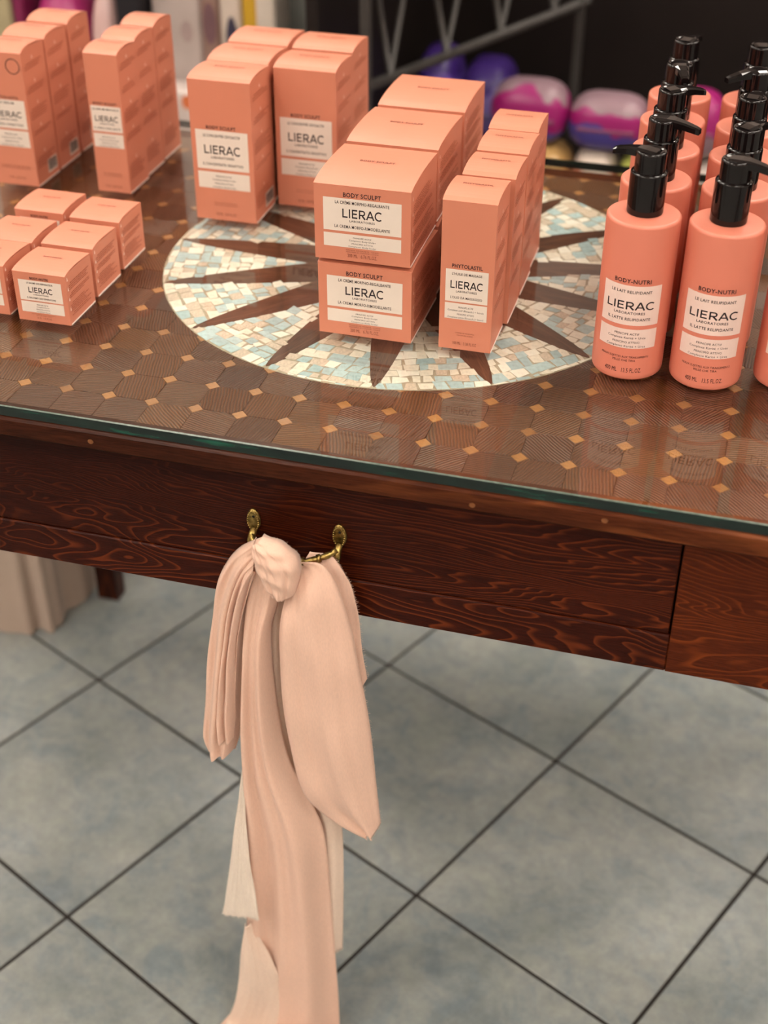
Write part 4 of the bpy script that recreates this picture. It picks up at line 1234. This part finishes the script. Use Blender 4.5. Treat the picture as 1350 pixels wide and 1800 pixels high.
def banded(name, cols, rough=0.3, zs=1.0, wob=0.35):
    """soft-pack film printed in broad colour bands"""
    mt, nt, b = new_mat(name)
    vec = coords(nt)
    n = noise(nt, vec, 14, 2)
    sep = nt.nodes.new('ShaderNodeSeparateXYZ'); nt.links.new(vec, sep.inputs[0])
    f = math_node(nt, 'ADD', math_node(nt, 'MULTIPLY', sep.outputs[2], zs), math_node(nt, 'MULTIPLY', math_node(nt, 'SUBTRACT', n.outputs[0], 0.5), wob))
    st = [(i / len(cols), c_) for i, c_ in enumerate(cols)]
    nt.links.new(ramp(nt, f, st, 'CONSTANT'), b.inputs['Base Color'])
    b.inputs['Roughness'].default_value = rough
    return mt
MAG, BLUE, PALE, PURP, WHITE = (.30, .010, .13), (.075, .055, .26), (.27, .17, .20), (.055, .022, .19), (.55, .47, .43)
def soft_pack(name, x0, x1, y0, y1, z0, z1, cols, label, group, cat='pack', e=0.6):
    """pillow shaped film pack with a crimped seam"""
    t = empty(name, ((x0 + x1) / 2, (y0 + y1) / 2, z0)); tag(t, label, cat, group)
    hx, hy, hz = (x1 - x0) / 2, (y1 - y0) / 2, (z1 - z0) / 2
    mb = MB(); vs = []; nu, nv = 28, 14
    sg = lambda v, p: abs(v) ** p * (1 if v >= 0 else -1)
    for i in range(nv + 1):
        la = -PI / 2 + PI * i / nv
        for k in range(nu):
            lo = 2 * PI * k / nu
            cl = sg(math.cos(la), e)
            vs.append((hx * cl * sg(math.cos(lo), e), hy * cl * sg(math.sin(lo), e), hz + hz * sg(math.sin(la), e * 1.3)))
    mb.add(vs, [(i * nu + k, i * nu + (k + 1) % nu, (i + 1) * nu + (k + 1) % nu, (i + 1) * nu + k) for i in range(nv) for k in range(nu)], 0, True)
    mb.build('film', banded(name + '_film', cols, 0.32, 1 / (2 * hz), .9), t)
    MB().bbox(-hx * .72, hx * .72, -hy - .0012, -hy + .004, hz * .90, hz * 1.02, .0008).build('seal_strip', plain(name + '_seal', tuple(.55 * a_ + .06 for a_ in cols[len(cols) // 2]), .4), t)
    return t
G = 'soft packs on the dark cabinet shelf'
soft_pack('soft_pack', -.434, -.304, 2.20, 2.30, .533, .632, [BLUE, BLUE, MAG, MAG, PALE], 'magenta and blue soft pack right behind the narrow cartons', G)
soft_pack('soft_pack', -.302, -.172, 2.20, 2.30, .533, .620, [BLUE, BLUE, MAG, PALE], 'magenta and blue soft pack left of the pump bottles', G)
soft_pack('soft_pack', -.170, -.050, 2.20, 2.30, .533, .640, [WHITE, PALE, MAG, MAG], 'white and magenta soft pack behind the left bottle file', G)
soft_pack('soft_pack', -.048, .085, 2.20, 2.30, .533, .625, [WHITE, WHITE, MAG], 'white and magenta soft pack behind the middle bottle file', G)
soft_pack('soft_pack', -.400, -.290, 2.19, 2.30, .4402, .532, [(.55, .20, .05), (.60, .26, .07), (.55, .33, .12)], 'orange soft pack below the magenta ones', G)
soft_pack('soft_pack', -.288, -.215, 2.19, 2.30, .4402, .532, [(.60, .48, .40), (.55, .20, .12), (.66, .55, .46)], 'pale soft pack with red print between the orange and yellow packs', G)
soft_pack('soft_pack', -.213, -.110, 2.19, 2.30, .4402, .532, [(.62, .28, .06), (.60, .45, .12), (.42, .45, .10)], 'yellow and orange soft pack behind the front bottle', G)
soft_pack('soft_pack', -.108, .085, 2.19, 2.30, .4402, .532, [WHITE, (.45, .47, .5), WHITE], 'white soft pack at the bottom behind the bottle files', G)
soft_pack('purple_pack', -.66 + .05, -.53, 2.38, 2.52, .4402, .615, [PURP, PURP, (.14, .07, .42), PURP], 'deep purple soft pack left behind the lattice rack', 'purple soft packs')
soft_pack('purple_pack', -.527, -.43, 2.38, 2.52, .4402, .600, [PURP, (.20, .14, .40), PURP], 'deep purple soft pack right behind the lattice rack', 'purple soft packs')
soft_pack('white_pack', -.605, -.50, 2.17, 2.27, .4402, .575, [WHITE, PALE, WHITE, (.45, .44, .44)], 'whitish soft pack under the lattice rack', None)

def goods_box(name, x0, x1, y0, y1, z0, z1, col, label, marks=(), group='blurred boxes on the pale shelf', cat='box'):
    t = empty(name, ((x0 + x1) / 2, (y0 + y1) / 2, z0)); tag(t, label, cat, group)
    hx, hy, h = (x1 - x0) / 2, (y1 - y0) / 2, z1 - z0
    MB().bbox(-hx, hx, -hy, hy, 0, h, .004).build('shell', plain(name + '_card', col, .5, .4, var=.12, scale=12), t)
    for (u, v, ru, rv, c_) in marks:       # printed spots on the front
        n = 20
        cu, cv = (u - .5) * 2 * hx, v * h
        MB().add([(cu + ru * hx * math.cos(2 * PI * k / n), -hy - .0006, cv + rv * h * math.sin(2 * PI * k / n)) for k in range(n)], [tuple(range(n))]).build('printed_spot', plain(name + '_spot', c_, .5, .4), t)
    return t
B = 0.4502
goods_box('goods_box', -1.30, -1.262, 2.16, 2.30, B, .80, (.40, .34, .20), 'olive beige box at the left end of the pale shelf', ((.6, .42, .5, .06, (.08, .22, .25)),))
goods_box('goods_box', -1.258, -1.238, 2.16, 2.30, B, .78, (.20, .012, .07), 'dark magenta thin box beside the olive box')
soft_pack('soft_pack', -1.234, -1.13, 2.16, 2.28, B, .735, [(.50, .25, .25), (.45, .08, .18), (.42, .03, .17), (.42, .03, .17)], 'magenta pink soft pack behind the leftmost cartons', 'soft packs on the pale shelf')
soft_pack('soft_pack', -1.125, -1.07, 2.16, 2.28, B, .74, [(.55, .36, .33), (.5, .26, .25), (.60, .40, .38)], 'pale pink soft pack between the two tall carton files', 'soft packs on the pale shelf')
goods_box('goods_box', -1.066, -1.018, 2.16, 2.30, B, .80, (.008, .006, .010), 'black box behind the slim cartons')
goods_box('goods_box', -1.014, -.925, 2.19, 2.33, B, .82, (.50, .42, .39), 'large light grey box with faint spots behind the gap', ((.25, .80, .3, .05, (.38, .32, .30)), (.7, .62, .25, .05, (.40, .30, .28))))
goods_box('goods_box', -.985, -.915, 2.125, 2.18, B, .60, (.68, .58, .54), 'low white box with orange spots in front of the grey box', ((.75, .88, .3, .08, (.65, .17, .06)), (.25, .45, .3, .12, (.60, .16, .06)), (.62, .2, .2, .1, (.40, .05, .06))))
goods_box('goods_box', -.912, -.882, 2.16, 2.30, B, .79, (.28, .17, .14), 'brown patterned box left of the white one', ((.5, .75, .8, .10, (.16, .08, .09)), (.4, .5, .6, .06, (.6, .45, .42)), (.5, .3, .7, .07, (.5, .12, .05))))
goods_box('goods_box', -.879, -.842, 2.16, 2.30, B, .81, (.58, .49, .42), 'white box with dark oval left of the yellow box', ((.55, .62, .6, .13, (.035, .03, .06)),))
goods_box('goods_box', -.839, -.812, 2.16, 2.30, B, .80, (.55, .33, .02), 'yellow box at the right end of the pale shelf')
goods_box('goods_box', -.765, -.735, 2.03, 2.10, 0.0005, .80, (.62, .54, .46), 'tall narrow white box standing beside the grey post', (), None)
